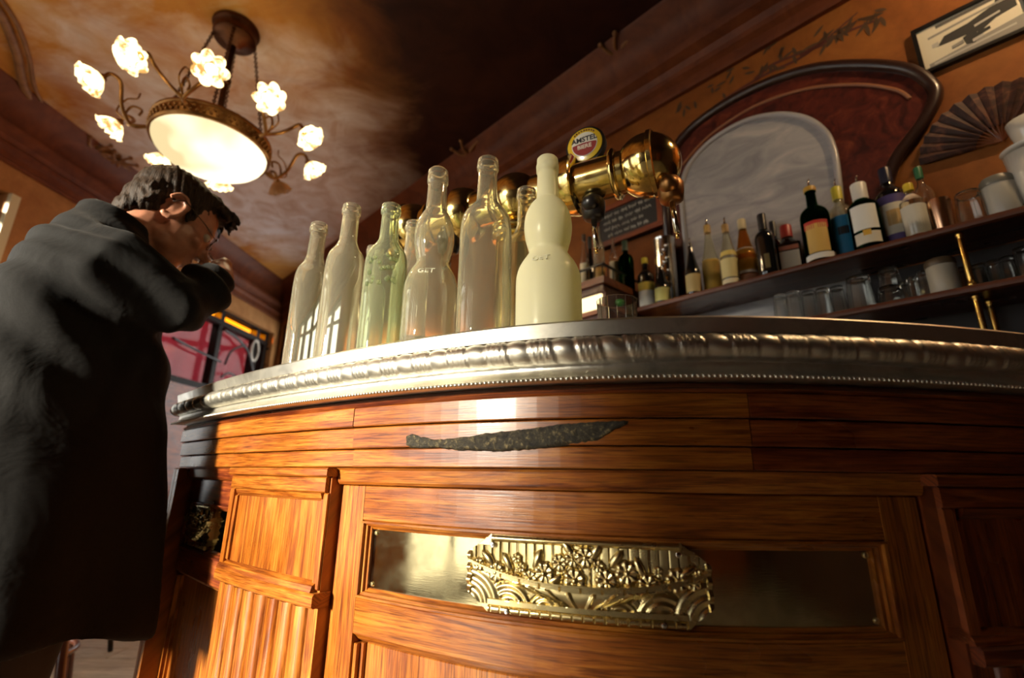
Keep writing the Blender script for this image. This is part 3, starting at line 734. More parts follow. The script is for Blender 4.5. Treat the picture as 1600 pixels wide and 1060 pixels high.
# ================================================================== ON THE COUNTER
def h_at(px, py, y0): r = ray(px, py); return ZC + r.z / r.y * y0
def place_o(pxb, pyb, pxt, pyt, h):
    best = None
    for o in np.linspace(-.05, -.40, 120):
        u, _ = uz(pxb, pyb, o); x, y = CC(u, o); e = abs(h_at(pxt, pyt, y) - ZT - h)
        if best is None or e < best[0]: best = (e, x, y)
    return best[1], best[2]
def glass_profile(outer, th=.0030, base=.007):
    """outer: (r,z) from the base edge up to the lip; closes inside"""
    P = [(0, outer[0][1] + .004), (outer[0][0] * .7, outer[0][1] + .003)] + outer; top = outer[-1]
    inn = [(max(r - th, .002), z) for r, z in outer if z > base + .004][::-1]
    inn[0] = (top[0] - th * .8, top[1]); inn += [(inn[-1][0] * .9, base), (0, base + .003)]
    return P + inn
def dense(outer, n=4): return spl2(outer, n)
def wine(h, R, rn=.0165):
    body = [(R * .93, 0), (R, .005), (R, .02), (R, h * .30), (R, h * .55)]
    sh = spl2([(R, h * .55), (R * .975, h * .62), (R * .87, h * .675), (R * .64, h * .715), (rn * 1.16, h * .745), (rn * 1.03, h * .765)], 4)
    nk = [(rn * 1.0, h * .80), (rn * .94, h * .92), (rn * .93, h * .935), (rn * 1.10, h * .94), (rn * 1.12, h * .965), (rn * .99, h * .97), (rn * 1.06, h * .975), (rn * 1.04, h * .994), (rn * .9, h)]
    return body + sh[1:] + nk
def bulb(h, R, rn=.0175):
    body = [(R * .93, 0), (R, .006), (R, .03), (R, h * .29)]
    sh = spl2([(R, h * .29), (R * .975, h * .345), (R * .87, h * .395), (R * .69, h * .44), (R * .60, h * .468), (R * .645, h * .50), (R * .725, h * .55), (R * .755, h * .61), (R * .70, h * .675), (R * .54, h * .728), (rn * 1.14, h * .755)], 4)
    nk = [(rn * 1.08, h * .765), (rn * 1.0, h * .90), (rn * .98, h * .915), (rn * 1.10, h * .92), (rn * 1.12, h * .955), (rn * 1.0, h * .962), (rn * 1.06, h * .968), (rn * 1.04, h * .992), (rn * .92, h)]
    return body + sh[1:] + nk
def counter_bottle(name, kind, h, R, mat, x, y, label, rn=.0165, th=.003, solid=False):
    o = empty(name, (x, y, ZT - .002)); tag(o, label, 'bottle', 'glass bottles on the zinc counter')
    prof = (wine if kind == 'w' else bulb)(h, R, rn)
    b = MB(); b.lathe(glass_profile(prof, th), 40); b.build('bottle_glass', mat, o, smooth=True)
    return o
BT = [  # kind, base px (x,y of lower body), top px, radius, material, height
    ('clear_wine_bottle', 'w', (480, 495), (507, 349), .0345, CLEAR, .330, 'slim clear wine bottle at the far end of the counter row'),
    ('clear_wine_bottle', 'w', (531, 490), (558, 321), .0365, CLEAR, .335, 'clear wine bottle beside the embossed bottle in the counter row'),
    ('embossed_bottle', 'w', (598, 475), (617, 321), .0375, CLEARG, .300, 'pale green clear bottle embossed with a grape cluster'),
    ('clear_bulb_bottle', 'b', (673, 465), (685, 265), .0445, CLEAR, .335, 'clear glass bottle with a round bulb neck'),
    ('clear_wine_bottle', 'w', (757, 450), (760, 249), .0410, CLEAR, .322, 'tall clear wine bottle between the clear and the frosted bulb bottles'),
    ('frosted_bulb_bottle', 'b', (857, 438), (851, 247), .0495, FROST, .318, 'frosted yellowish glass bottle with a round bulb neck'),
    ('back_bottle', 'w', (575, 500), (591, 385), .0340, CLEAR, .310, 'clear bottle standing behind the embossed bottle'),
    ('back_bottle', 'w', (638, 480), (645, 347), .0350, CLEAR, .320, 'clear bottle standing behind the clear bulb bottle'),
    ('back_bottle', 'w', (822, 455), (829, 296), .0360, CLEAR, .318, 'clear bottle standing behind the frosted bulb bottle')]
BO = []
for nm, kd, pb, pt, R, mt, h, lb in BT:
    x, y = place_o(*pb, *pt, h); o = counter_bottle(nm, kd, h, R, mt, x, y, lb); BO.append(o)
def facing(o):
    """unit vector from an object's foot to the camera side"""
    d = Vector((-o.location.x, -o.location.y, 0)).normalized(); return d
EMB = glassmat('embossed_glass', (.95, .95, .85), .1, .8, (.97, .95, .8))
for o, R, z, tilt in ((BO[3], .0405, .126, .55), (BO[5], .0455, .121, .55)):
    d = facing(o); d.rotate(Matrix.Rotation(-.25, 3, 'Z')); X = Vector((-d.y, d.x, 0)); N = (d * math.cos(tilt) + Vector((0, 0, 1)) * math.sin(tilt)).normalized(); Y = N.cross(X)
    text_mesh('embossed_letters', 'GET', .015, EMB, o, .0008, frame_mtx(d * (R * .985) + Vector((0, 0, z)), X, Y, N))
o = BO[2]; d = facing(o); X = Vector((-d.y, d.x, 0)); b = MB()
for k in range(26):
    a = random.uniform(-.9, .5); z = .165 + random.uniform(-.035, .03); q = d * math.cos(a) + X * math.sin(a); b.ball(q * .0372 + Vector((0, 0, z)), .0042, 7, 5)
b.build('embossed_grapes', CLEARG, o, smooth=True)['label'] = 'raised grape cluster'

# low facetted tumbler
tx, ty = CC(*[uz(964, 484, -.12)[0], -.12]); th_ = h_at(964, 469, ty) - ZT
tb = empty('tumbler', (tx, ty, ZT - .002)); tag(tb, 'low clear facetted tumbler on the counter beside the frosted bottle', 'glass')
b = MB(); R = .0295; hT = max(th_, .034); b.lathe(glass_profile([(R * .86, 0), (R * .9, .004), (R * .97, hT * .6), (R, hT)], .0022, .008), 14); b.build('tumbler_glass', TUMB, tb, auto=.2)

# ------------------------------------------------------------------ brass beer tap
S2 = Vector((.261, .816, 1.521)); S1 = Vector((.006, .950, 1.521)); dB = (S2 - S1).normalized(); nB = Vector((dB.y, -dB.x, 0))
if nB.y > 0: nB = -nB
Lh = (S2 - S1).length; Z = Vector((0, 0, 1))
tp = root('beer_tap', (S1.x, S1.y, ZT - .002)); tag(tp, 'polished brass beer tap with ball ends on a column', 'beer tap')
b = MB(); b.lathe([(0, ZT - .002), (.075, ZT - .002), (.075, ZT + .006), (.06, ZT + .014), (.05, ZT + .03), (.042, ZT + .06), (.038, 1.40), (.036, 1.425)], 32, (S1.x, S1.y, 0)); b.build('column', BRASS, tp, smooth=True)
for z in (1.430, 1.446):
    b = MB(); b.lathe([(.030, z - .008), (.048, z - .006), (.052, z), (.048, z + .006), (.030, z + .008)], 28, (S1.x, S1.y, 0)); b.build('column_ring', BRASS, tp, smooth=True)
b = MB(); b.ball(S1, .062, 32, 20); b.build('centre_ball', BRASS, tp, smooth=True)
AXB = (nB, Z, dB)
for sg in (1, -1):
    ax = (nB, Z, dB * sg)
    b = MB(); b.lathe([(.044, .05), (.044, .115), (.046, .118), (.046, .128), (.043, .130), (.043, Lh - .02)], 32, S1, ax); b.build('cross_tube', BRASS, tp, auto=.6)
    b = MB(); b.lathe([(.044, .098), (.054, .104), (.061, .118), (.064, .136), (.064, .142), (.058, .146), (.044, .147)], 32, S1, ax); b.build('collar', BRASS, tp, auto=.8)
    E = S1 + dB * sg * Lh; b = MB(); b.ball(E, .0625, 32, 20, ax); b.build('end_ball', BRASS, tp, smooth=True)
    b = MB(); b.lathe([(.0615, -.006), (.0655, -.004), (.0655, .004), (.0615, .006)], 36, E + dB * sg * .012, ax, closed=True); b.build('ball_seam', BRASS, tp, auto=.5)
    b = MB(); b.lathe([(.043, -.018), (.050, -.016), (.052, -.010), (.046, -.004)], 32, E - dB * sg * .052, ax); b.build('tube_ring', BRASS, tp, smooth=True)
    for dd, zl in ((.175, 0), (Lh + .038, -.002)):
        c = S1 + dB * sg * dd + nB * .0 + Z * (-.055 + zl)
        b = MB(); b.lathe([(0, -.035), (.014, -.035), (.021, -.03), (.024, -.012), (.024, .004), (.019, .012), (.012, .02), (0, .02)], 20, c); b.ball(c + nB * .018 + Z * -.006, .018, 14, 9); sp = b.build('tap_valve', BLACKP if dd < .2 else BRONZE, tp, smooth=True)
        t0 = c + Z * -.03; t1 = t0 + Z * -.072 + dB * .006 + nB * .010
        b = MB(); b.tube([t0, t1], [.0062, .0056], 14); b.build('spout', STEEL, sp, smooth=True)
        b = MB(); b.tube([t1, t1 + Z * -.012], [.0036, .003], 10); b.build('spout_tip', BRASS, sp, smooth=True)
# round beer badge on the tube
def on_bar(px):
    best = min(((abs((S1 + dB * k).x / (S1 + dB * k).y - ray(px, 235).x / ray(px, 235).y), k) for k in np.linspace(.02, Lh, 200)))
    return best[1]
k = on_bar(917); c0 = S1 + dB * k; zb = h_at(917, 232, c0.y); bcn = Vector((c0.x, c0.y, zb)) + nB * .012; R = .0375
NB = (nB + Z * -.05).normalized(); XB = dB; YB = NB.cross(XB)
bd = root('badge_disc', bcn); bpos = (XB, YB, NB); bd.parent = tp; bd.matrix_parent_inverse = WROOT[tp.name]; bd['label'] = 'round yellow and red beer badge'
def disc(name, r, z0, z1, mat, clipf=None):
    b = MB()
    if clipf is None: b.lathe([(0, z0), (r, z0), (r, z1 - .0005), (r - .001, z1), (0, z1)], 40, bcn, bpos)
    else:
        P = clipf(r); b.prism(P, lambda x, y: bcn + XB * x + YB * y + NB * z1, lambda x, y: bcn + XB * x + YB * y + NB * z0)
    return b.build(name, mat, bd, auto=.5)
disc('badge_back', R * 1.14, -.014, .0, BLACKP); YEL = pm('badge_yellow', (.72, .48, .03), .25, 0, Coat_Weight=.6); disc('badge_ring', R, 0, .003, YEL)
disc('badge_white', R * .74, .003, .0042, pm('badge_white', (.75, .72, .62), .3, 0, Coat_Weight=.5))
def lowhalf(r):
    a = [(r * math.cos(t), r * math.sin(t)) for t in np.linspace(PI + .05, 2 * PI - .05, 22)]; return a + [(r * x, r * (.10 * (1 - x * x))) for x in np.linspace(.95, -.95, 8)]
disc('badge_red', R * .70, .0042, .005, pm('badge_red', (.28, .02, .02), .3, 0, Coat_Weight=.5), lowhalf)
text_mesh('badge_letters', 'AMSTEL', .0158, pm('badge_black', (.01, .01, .01), .4), bd, .0003, frame_mtx(bcn + NB * .0046 + YB * R * .28, XB, YB, NB), 0, .0004)
text_mesh('badge_letters', 'BIERE', .0128, pm('badge_cream', (.8, .7, .55), .4), bd, .0003, frame_mtx(bcn + NB * .0054 - YB * R * .18, XB, YB, NB), 0, .0003)
b = MB()
for i in range(9):
    a = PI * (.5 + .055 * (i - 4)); b.ball(bcn + (XB * math.cos(a) + YB * math.sin(a)) * R * .87 + NB * .0034, .0022, 6, 4)
b.build('badge_crest', pm('badge_brown', (.25, .10, .02), .4), bd, smooth=True)
b = MB(); b.box(bcn - YB * R * 1.05 - NB * .006, (.018, .02, .012), bpos); b.build('badge_foot', BLACKP, bd)

# ================================================================== CHANDELIER
CX, CY = -1.375, 1.88
def emit_noise(name, c0, c1, s0, s1, sc):
    m = emit(name, c1, 1.0); t = NT(m); e = [n for n in t.n if n.type == 'EMISSION'][0]; g = t.new('ShaderNodeTexCoord').outputs['Object']; f = t.noise(g, sc, 3)
    t.link(t.ramp(f, [(.38, tuple(x * s0 / s1 for x in c0)), (.60, c1)]), e.inputs[0]); e.inputs[1].default_value = s1; return m
DBRONZE = brassmat('dark_bronze', (.12, .05, .025), .4)
GLOWB = emit_noise('lit_alabaster', (1.0, .78, .40), (1.0, .86, .56), 1.0, 2.4, 2.2); GLOWF = emit_noise('lit_flower_glass', (1.0, .52, .14), (1.0, .78, .40), 1.0, 5.0, 26.); GLOWH = emit('lit_bulb', (1.0, .72, .40), 420.0)
OFFG = glassmat('unlit_flower_glass', (.9, .7, .45), .3, .5, (.6, .4, .22))
ch = root('chandelier', (CX, CY, 2.25)); tag(ch, 'bronze chandelier with glowing bowl and flower shades', 'chandelier')
cc = Vector((CX, CY, 0))
b = MB(); b.lathe([(0, CZ), (.10, CZ), (.105, CZ - .01), (.10, CZ - .022), (.092, CZ - .026), (.096, CZ - .06), (.09, CZ - .075), (.05, CZ - .085), (.03, CZ - .11), (.0, CZ - .115)], 28, cc); b.build('canopy', DBRONZE, ch, smooth=True)
b = MB(); b.tube([cc + Z * 2.36, cc + Z * (CZ - .1)], .014, 10); b.ball(cc + Z * 2.72, .024, 12, 8); b.build('centre_rod', DBRONZE, ch, smooth=True)
for k in range(4):
    a = .5 + k * PI / 2; p0 = cc + Vector((math.cos(a), math.sin(a), 0)) * .088 + Z * (CZ - .07); p1 = cc + Vector((math.cos(a), math.sin(a), 0)) * .20 + Z * 2.40; b = MB(); n = 44; dv = (p1 - p0)
    for i in range(n):
        c = p0 + dv * ((i + .5) / n); x = Vector((-math.sin(a), math.cos(a), 0)); t = dv.normalized(); s = x if i % 2 else x.cross(t)
        b.tube([c + t * (.0105 * math.cos(q)) + s * (.0065 * math.sin(q)) for q in np.linspace(0, 2 * PI, 7)], .0024, 4, False)
    b.build('chain', DBRONZE, ch)
b = MB(); b.lathe([(.228, 2.335), (.236, 2.335), (.240, 2.345), (.234, 2.352), (.236, 2.395), (.242, 2.400), (.240, 2.41), (.228, 2.41)], 48, cc, closed=True); b.build('ring', BRONZE, ch, auto=.7)
b = MB()
for i in range(60):
    a = 2 * PI * i / 60
    for k in range(2): b.ball(cc + Vector((math.cos(a + k * .05), math.sin(a + k * .05), 0)) * .2365 + Z * (2.363 + .018 * k), .0075, 6, 4)
o = b.build('ring_filigree', BRONZE, ch, smooth=True); o['kind'] = 'stuff'
pr = [(.226, 2.345)] + [(.226 * math.cos(a), 2.345 - .105 * math.sin(a)) for a in np.linspace(.12, PI / 2 - .01, 9)] + [(0, 2.24)]
b = MB(); b.lathe(pr, 40, cc); b.build('alabaster_bowl', GLOWB, ch, smooth=True)['label'] = 'glowing alabaster glass bowl'
AZ = [(-96, -61), (-33, 0), (35, 76), (117, 153), (-133, -174)]
def flower(c, ax, lit):
    """petalled shade that opens along -ax[2]"""
    b = MB(); n = 7; N = 6
    for q in range(n):
        for i in range(N):
            pass
    prof = [(.012, .038), (.024, .032), (.038, .016), (.049, -.006), (.052, -.016), (.059, -.020)]
    M_ = 42; v = []; f = []
    for (r, z) in prof:
        for i in range(M_):
            a = 2 * PI * i / M_; w = abs(math.cos(a * n / 2)); k = (r - .012) / .045; rr = r * (1 + .26 * k * (w - .45)); zz = z + .016 * k * k * (w - .4)
            v.append(c + ax[0] * (rr * math.cos(a)) + ax[1] * (rr * math.sin(a)) + ax[2] * zz)
    for k in range(len(prof) - 1):
        for i in range(M_):
            j = (i + 1) % M_; f.append((k * M_ + i, k * M_ + j, (k + 1) * M_ + j, (k + 1) * M_ + i))
    b.add(v, f)
    n0 = len(v); b.add([c + (Vector(p) - c).dot(ax[0]) * (ax[0] * math.cos(.45) + ax[1] * math.sin(.45)) * .62 + (Vector(p) - c).dot(ax[1]) * (ax[1] * math.cos(.45) - ax[0] * math.sin(.45)) * .62 + ax[2] * ((Vector(p) - c).dot(ax[2]) * .7 - .016) for p in v], f); fo = b.build('flower_shade', GLOWF if lit else OFFG, ch, smooth=True)
    b = MB(); b.ball(c + ax[2] * -.004, .017, 12, 8); b.build('bulb', GLOWH if lit else OFFG, fo, smooth=True)
for gi, (a1, a2) in enumerate(AZ):
    am = math.radians((a1 + a2) / 2); dm = Vector((math.cos(am), math.sin(am), 0)); rt_ = cc + dm * .235 + Z * 2.372
    b = MB(); b.tube(spl([rt_, rt_ + dm * .05 + Z * -.02, rt_ + dm * .09 + Z * .02, rt_ + dm * .075 + Z * .075, rt_ + dm * .04 + Z * .07, rt_ + dm * .045 + Z * .04], 5), .005, 6)
    b.tube(spl([rt_ + dm * .06 + Z * -.01, rt_ + dm * .12 + Z * .03, rt_ + dm * .10 + Z * .10, rt_ + dm * .065 + Z * .12, rt_ + dm * .06 + Z * .15], 5), .0035, 6); b.build('scroll', BRONZE, ch, smooth=True)
    for ai, az in enumerate((a1, a2)):
        a = math.radians(az); d = Vector((math.cos(a), math.sin(a), 0)); e = cc + d * .435 + Z * 2.415; tilt = .75
        axz = (Z * math.cos(tilt) - d * math.sin(tilt)).normalized(); axx = Vector((-d.y, d.x, 0)); axy = axz.cross(axx)
        top_ = e + axz * .045
        b = MB(); b.tube(spl([rt_, rt_ + dm * .06 + Z * -.015, cc + (d * .5 + dm * .5).normalized() * .33 + Z * 2.395, cc + d * .35 + Z * 2.46, cc + d * .385 + Z * 2.48, top_], 6), .0075, 8); b.build('arm', BRONZE, ch, smooth=True)
        b = MB(); b.lathe([(.008, .052), (.014, .050), (.017, .040), (.015, .032)], 14, e, (axx, axy, axz)); b.build('shade_holder', BRONZE, ch, smooth=True)
        flower(e, (axx, axy, axz), not (gi == 2 and ai == 1))
# ================================================================== BEHIND THE BAR
UZ, LZ = 1.602, 1.425
SD0, SD1 = 1.655, WD - .0125
def wbox(name, w0, w1, z0, z1, d0, d1, mat, parent=None):
    b = MB(); b.box(WP((w0 + w1) / 2, (z0 + z1) / 2, (d0 + d1) / 2), (w1 - w0, d1 - d0, z1 - z0), (WE, WN, Vector((0, 0, 1)))); return b.build(name, mat, parent)
def shelf(z, w0, w1, label):
    s = root('bar_shelf', WP(w0, z)); tag(s, label, 'shelf', 'shelves behind the bar')
    wbox('shelf_board', w0, w1, z - .020, z, SD0 + .006, SD1, OAKD, s)  # darker wood than the nosing: underside shade put into the colour
    b = MB(); ax = [(0, -.021), (-.008, -.018), (-.010, -.010), (-.008, -.002), (0, .001)]
    n = len(ax); v = [WP(w, z + q, SD0 + .006 + d) for w in (w0, w1) for d, q in ax]
    b.add(v, [(i, i + n, (i + 1) % n + n, (i + 1) % n) for i in range(n)] + [tuple(range(n)), tuple(range(2 * n - 1, n - 1, -1))]); b.build('shelf_nosing', SHELFW, s, auto=.9)
    return s
shelf(UZ, -.99, 1.85, 'upper wooden shelf holding liquor bottles'); shelf(LZ, -.60, 1.85, 'lower wooden shelf holding upturned glasses')
BRASSP = brassmat('brass_post', (.90, .60, .16), .2)
def post(w, z0, z1, label, d=1.675):
    b = MB(); b.lathe([(.0, z0), (.0095, z0), (.0095, z0 + .01), (.0065, z0 + .014), (.0075, z0 + .02), (.0075, z1 - .02), (.0065, z1 - .014), (.0095, z1 - .01), (.0095, z1), (0, z1)], 14, WP(w, 0, d)); tag(b.build('brass_post', BRASSP, smooth=True), label, 'post', 'brass posts holding the shelves')
w_, _ = wall(1507, 400, 1.675); post(w_, LZ, UZ - .021, 'brass post between the upper and lower bar shelves'); post(w_, 1.16, LZ - .021, 'brass post under the lower bar shelf')
post(wall(1553, 500, 1.75)[0], 1.16, LZ - .021, 'brass post under the lower shelf, set back against the wall', 1.75)
# back counter of the bar below the shelves, dark
bk = root('back_counter', WP(.3, 0, 1.7)); tag(bk, 'dark wooden back counter below the bar shelves', 'counter')
wbox('cabinet_body', -1.0, 1.85, 0, 1.12, 1.62, SD1, OAKD, bk); wbox('worktop', -1.0, 1.85, 1.12, 1.16, 1.60, SD1, OAKD, bk)
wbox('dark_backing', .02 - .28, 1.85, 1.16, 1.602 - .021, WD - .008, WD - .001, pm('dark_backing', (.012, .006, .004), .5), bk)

# arched wall panel: dark red marbled wood round a grey mirror
def marb():
    m, t = newmat('marbled_red_wood'); g = t.new('ShaderNodeTexCoord').outputs['Object']; f = t.noise(g, 17, 5, .65, 1.2)
    t.link(t.ramp(f, [(.35, (.035, .006, .004)), (.55, (.105, .018, .010)), (.72, (.19, .045, .018))]), t.b.inputs['Base Color']); sset(t.b, Roughness=.35, Coat_Weight=.3); return m
MARB = marb(); EDGE = pm('dark_carved_edge', (.028, .010, .006), .35, 0, Coat_Weight=.2)
def wpix(L, d=WD): return [wall(px, py, d) for px, py in L]
ap = root('arched_panel', WP(-.4, UZ)); tag(ap, 'dark red marbled arched panel framing a grey mirror', 'panel')
outl = spl2(wpix([(1043, 300), (1045, 262), (1075, 215), (1120, 178), (1190, 140), (1270, 114), (1350, 108), (1420, 115), (1456, 138), (1462, 162), (1442, 200), (1408, 245), (1390, 285), (1386, 330)]), 6)
outl = [(outl[0][0] - .01, UZ + .001)] + outl + [(outl[-1][0] + .005, UZ + .001)]
b = MB(); b.prism(outl, lambda w, z: WP(w, z, WD - .022), lambda w, z: WP(w, z, WD)); b.build('panel_board', MARB, ap)
b = MB(); b.tube([WP(w, z, WD - .024) for w, z in outl], .020, 8); b.build('outer_edge', EDGE, ap, smooth=True)
inl = spl2(wpix([(1070, 262), (1110, 218), (1180, 172), (1260, 145), (1340, 138), (1400, 146), (1424, 160)]), 6)
b = MB(); b.tube([WP(w, z, WD - .023) for w, z in inl], .006, 6); b.build('inlay_bead', pm('tan_inlay', (.30, .12, .05), .35), ap, smooth=True)
mo = spl2(wpix([(1064, 300), (1075, 262), (1110, 222), (1160, 192), (1210, 180), (1255, 184), (1287, 204), (1303, 236), (1311, 290), (1314, 330)], WD - .03), 6)
mo = [(mo[0][0], UZ + .001)] + mo + [(mo[-1][0], UZ + .001)]
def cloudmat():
    m, t = newmat('painted_sky_reflection'); g = t.new('ShaderNodeTexCoord').outputs['Object']  # the mirror's cloudy reflection is painted as base colour
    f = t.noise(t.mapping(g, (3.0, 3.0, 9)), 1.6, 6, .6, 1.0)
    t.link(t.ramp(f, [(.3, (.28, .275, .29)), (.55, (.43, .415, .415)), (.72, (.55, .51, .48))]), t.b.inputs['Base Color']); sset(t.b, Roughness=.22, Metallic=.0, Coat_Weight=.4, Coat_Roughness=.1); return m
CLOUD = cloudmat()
b = MB(); b.prism(mo, lambda w, z: WP(w, z, WD - .030), lambda w, z: WP(w, z, WD - .02)); b.build('grey_mirror', CLOUD, ap)['label'] = 'grey mirror with a painted cloud reflection'
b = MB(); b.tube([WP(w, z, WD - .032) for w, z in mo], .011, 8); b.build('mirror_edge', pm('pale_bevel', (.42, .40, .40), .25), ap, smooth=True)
wl2 = wbox('mirror_backing', wall(1062, 470, WD - .01)[0], .02 - .28, 1.16, UZ - .021, WD - .012, WD - .001, CLOUD); tag(wl2, 'grey mirror strip with a painted cloud reflection under the upper bar shelf', 'mirror')

# framed picture, paper fan, chalkboard
def decor_root(name, w, z, label, cat): r = root(name, WP(w, z)); tag(r, label, cat); return r
p = decor_root('framed_picture', .14, 2.30, 'black framed black and white picture above the paper fan', 'picture')
w0, w1, z0, z1 = .0, .262, 2.212, 2.392
wbox('frame', w0, w1, z0, z0 + .012, WD - .018, WD, BLACKP, p); wbox('frame', w0, w1, z1 - .012, z1, WD - .018, WD, BLACKP, p); wbox('frame', w0, w0 + .012, z0 + .012, z1 - .012, WD - .018, WD, BLACKP, p); wbox('frame', w1 - .012, w1, z0 + .012, z1 - .012, WD - .018, WD, BLACKP, p)
wbox('print', w0 + .012, w1 - .012, z0 + .012, z1 - .012, WD - .010, WD - .006, pm('aged_paper', (.62, .57, .44), .6), p)
GR = [pm('print_grey_%d' % i, (g, g * .95, g * .85), .7) for i, g in enumerate((.02, .10, .25, .42))]
def patch(P, mi, k): 
    b = MB(); b.prism([(w0 + .012 + a * (w1 - w0 - .024), z0 + .012 + c * (z1 - z0 - .024)) for a, c in P], lambda w, z: WP(w, z, WD - .0105 - .0002 * k), lambda w, z: WP(w, z, WD - .009)); b.build('print_shape', GR[mi], p)
for k, (mi, P) in enumerate([(2, [(.05, .02), (.98, .02), (.98, .32), (.05, .12)]), (3, [(.1, .06), (.9, .16), (.9, .2), (.1, .1)]), (1, [(.2, .88), (.95, .92), (.95, .98), (.2, .96)]), (2, [(.1, .70), (.95, .82), (.95, .86), (.1, .75)]), (0, [(.17, .44), (.26, .62), (.5, .66), (.72, .78), (.95, .80), (.95, .56), (.75, .50), (.60, .36), (.45, .42)]), (3, [(.12, .46), (.19, .44), (.19, .56), (.12, .54)]), (0, [(.44, .20), (.52, .16), (.56, .36), (.50, .44), (.42, .38)]), (0, [(.52, .26), (.68, .32), (.68, .38), (.54, .36)]), (3, [(.55, .50), (.80, .58), (.80, .62), (.55, .55)]), (3, [(.50, .18), (.62, .22), (.6, .28), (.5, .25)]), (0, [(.78, .84), (.94, .86), (.94, .98), (.80, .98)]), (2, [(.30, .24), (.42, .26), (.42, .34), (.30, .30)])]): patch(P, mi, k)
fan = decor_root('paper_fan', .14, 1.90, 'dark folded paper hand fan hung on the wall below the picture', 'fan')
fw_, fz_ = wall(1566, 219, WD - .02); fr0, fr1 = .055, .185
FANM = plaster('dark_fan_paper', [(.35, (.03, .014, .010)), (.55, (.075, .03, .02)), (.7, (.18, .07, .04))], 16., .6)
n = 13; A0, A1 = math.radians(28), math.radians(176)
for k in range(n):
    a0, a1 = A0 + (A1 - A0) * k / n, A0 + (A1 - A0) * (k + 1) / n; am = (a0 + a1) / 2; b = MB()
    def q(a, r, dz): return WP(fw_ + r * math.cos(a), fz_ + r * math.sin(a), WD - .012 - dz)
    v = [q(a0, fr0, 0), q(am, fr0, .008), q(a1, fr0, 0), q(a1, fr1, 0), q(am, fr1 * 1.012, .012), q(a0, fr1, 0)]
    v += [x + WN * .002 for x in v]
    b.add(v, [(0, 1, 4, 5), (1, 2, 3, 4), (6, 11, 10, 7), (7, 10, 9, 8), (0, 6, 7, 1), (1, 7, 8, 2), (2, 8, 9, 3), (3, 9, 10, 4), (4, 10, 11, 5), (5, 11, 6, 0)]); b.build('fan_fold', FANM, fan)
    b = MB(); b.tube([q(am, .0, .002), q(am, fr0 + .01, .004)], .0022, 5); b.build('fan_stick', SHELFW, fan)
cbd = decor_root('chalkboard', -1.1, 2.02, 'black chalkboard with red wooden frame and white handwriting', 'chalkboard')
REDF = wood('red_frame_wood', (.12, .02, .006), (.26, .05, .012), (.34, .08, .02), .4, .2)
CD = WD - .03; cw0, cw1, cz0, cz1 = -1.30, -.925, 2.022, 2.235
wbox('slate', cw0, cw1, cz0, cz1, CD, WD - .004, pm('slate_black', (.012, .010, .010), .55), cbd)
for a in ((cw0, cw1, cz0 - .0, cz0 + .026), (cw0, cw1, cz1 - .026, cz1), (cw0, cw0 + .026, cz0 + .026, cz1 - .026), (cw1 - .026, cw1, cz0 + .026, cz1 - .026)): wbox('frame', a[0], a[1], a[2], a[3], CD - .012, CD + .01, REDF, cbd)
CHK = pm('chalk', (.6, .6, .56), .9)
for r in range(4):
    zc0 = cz1 - .052 - r * .036; wx = cw0 + .05 + random.uniform(0, .03); b = MB()
    while wx < cw1 - .05 - random.uniform(0, .07):
        wl_ = random.uniform(.02, .045); P = [WP(wx + wl_ * i / 8, zc0 + .0115 * math.sin(i * 2.4 + r * 3 + wx * 90) * random.uniform(.5, 1), CD - .002) for i in range(9)]; b.tube(P, .0024, 4); wx += wl_ + .012
    b.build('chalk_writing', CHK, cbd)

# small cabinet with a gallery rail left of the shelves
cb = root('gallery_cabinet', WP(-1.25, 1.3, 1.6)); tag(cb, 'small dark wooden cabinet with gallery rail and lit display', 'cabinet')
KW0, KW1, KD0, KD1 = -1.55, -1.036, 1.50, WD - .002
wbox('cabinet_body', KW0, KW1, 1.06, 1.60, KD0 + .01, KD1, OAKD, cb)
wbox('cabinet_cornice', KW0 - .01, KW1 + .012, 1.675, 1.705, KD0 - .012, KD1, SHELFW, cb); wbox('cabinet_frieze', KW0, KW1, 1.645, 1.675, KD0, KD1, OAKD, cb)
wbox('cabinet_base_rail', KW0 - .005, KW1 + .006, 1.555, 1.572, KD0 - .006, KD1, SHELFW, cb)
LITP = emit('lit_display', (1.0, .80, .42), 2.2)
for k in range(3): wbox('lit_pane', KW0 + .02 + k * .165, KW0 + .17 + k * .165, 1.58, 1.638, KD0 + .002, KD0 + .012, LITP, cb)
wbox('cabinet_block', KW0, KW1, 1.572, 1.645, KD0 + .013, KD1, OAKD, cb)
b = MB(); b.ball(WP(KW1 + .006, 1.605, 1.60), (.022, .022, .018), 10, 6); b.build('green_knob', pm('green_glaze', (.03, .16, .02), .2), cb, smooth=True)
for z in (1.760,):
    wbox('gallery_rail', KW0, KW1, z, z + .008, KD0, KD0 + .008, BLACKM, cb); wbox('gallery_rail', KW1 - .008, KW1, z, z + .008, KD0 + .008, KD1, BLACKM, cb)
for k in range(14):
    b = MB(); b.tube([WP(KW1 - .004 - k * .038, 1.705, KD0 + .004), WP(KW1 - .004 - k * .038, 1.760, KD0 + .004)], .0028, 5); b.build('gallery_spindle', BLACKM, cb)
for k in range(1, 9):
    b = MB(); b.tube([WP(KW1 - .004, 1.705, KD0 + .004 + k * .038), WP(KW1 - .004, 1.760, KD0 + .004 + k * .038)], .0028, 5); b.build('gallery_spindle', BLACKM, cb)

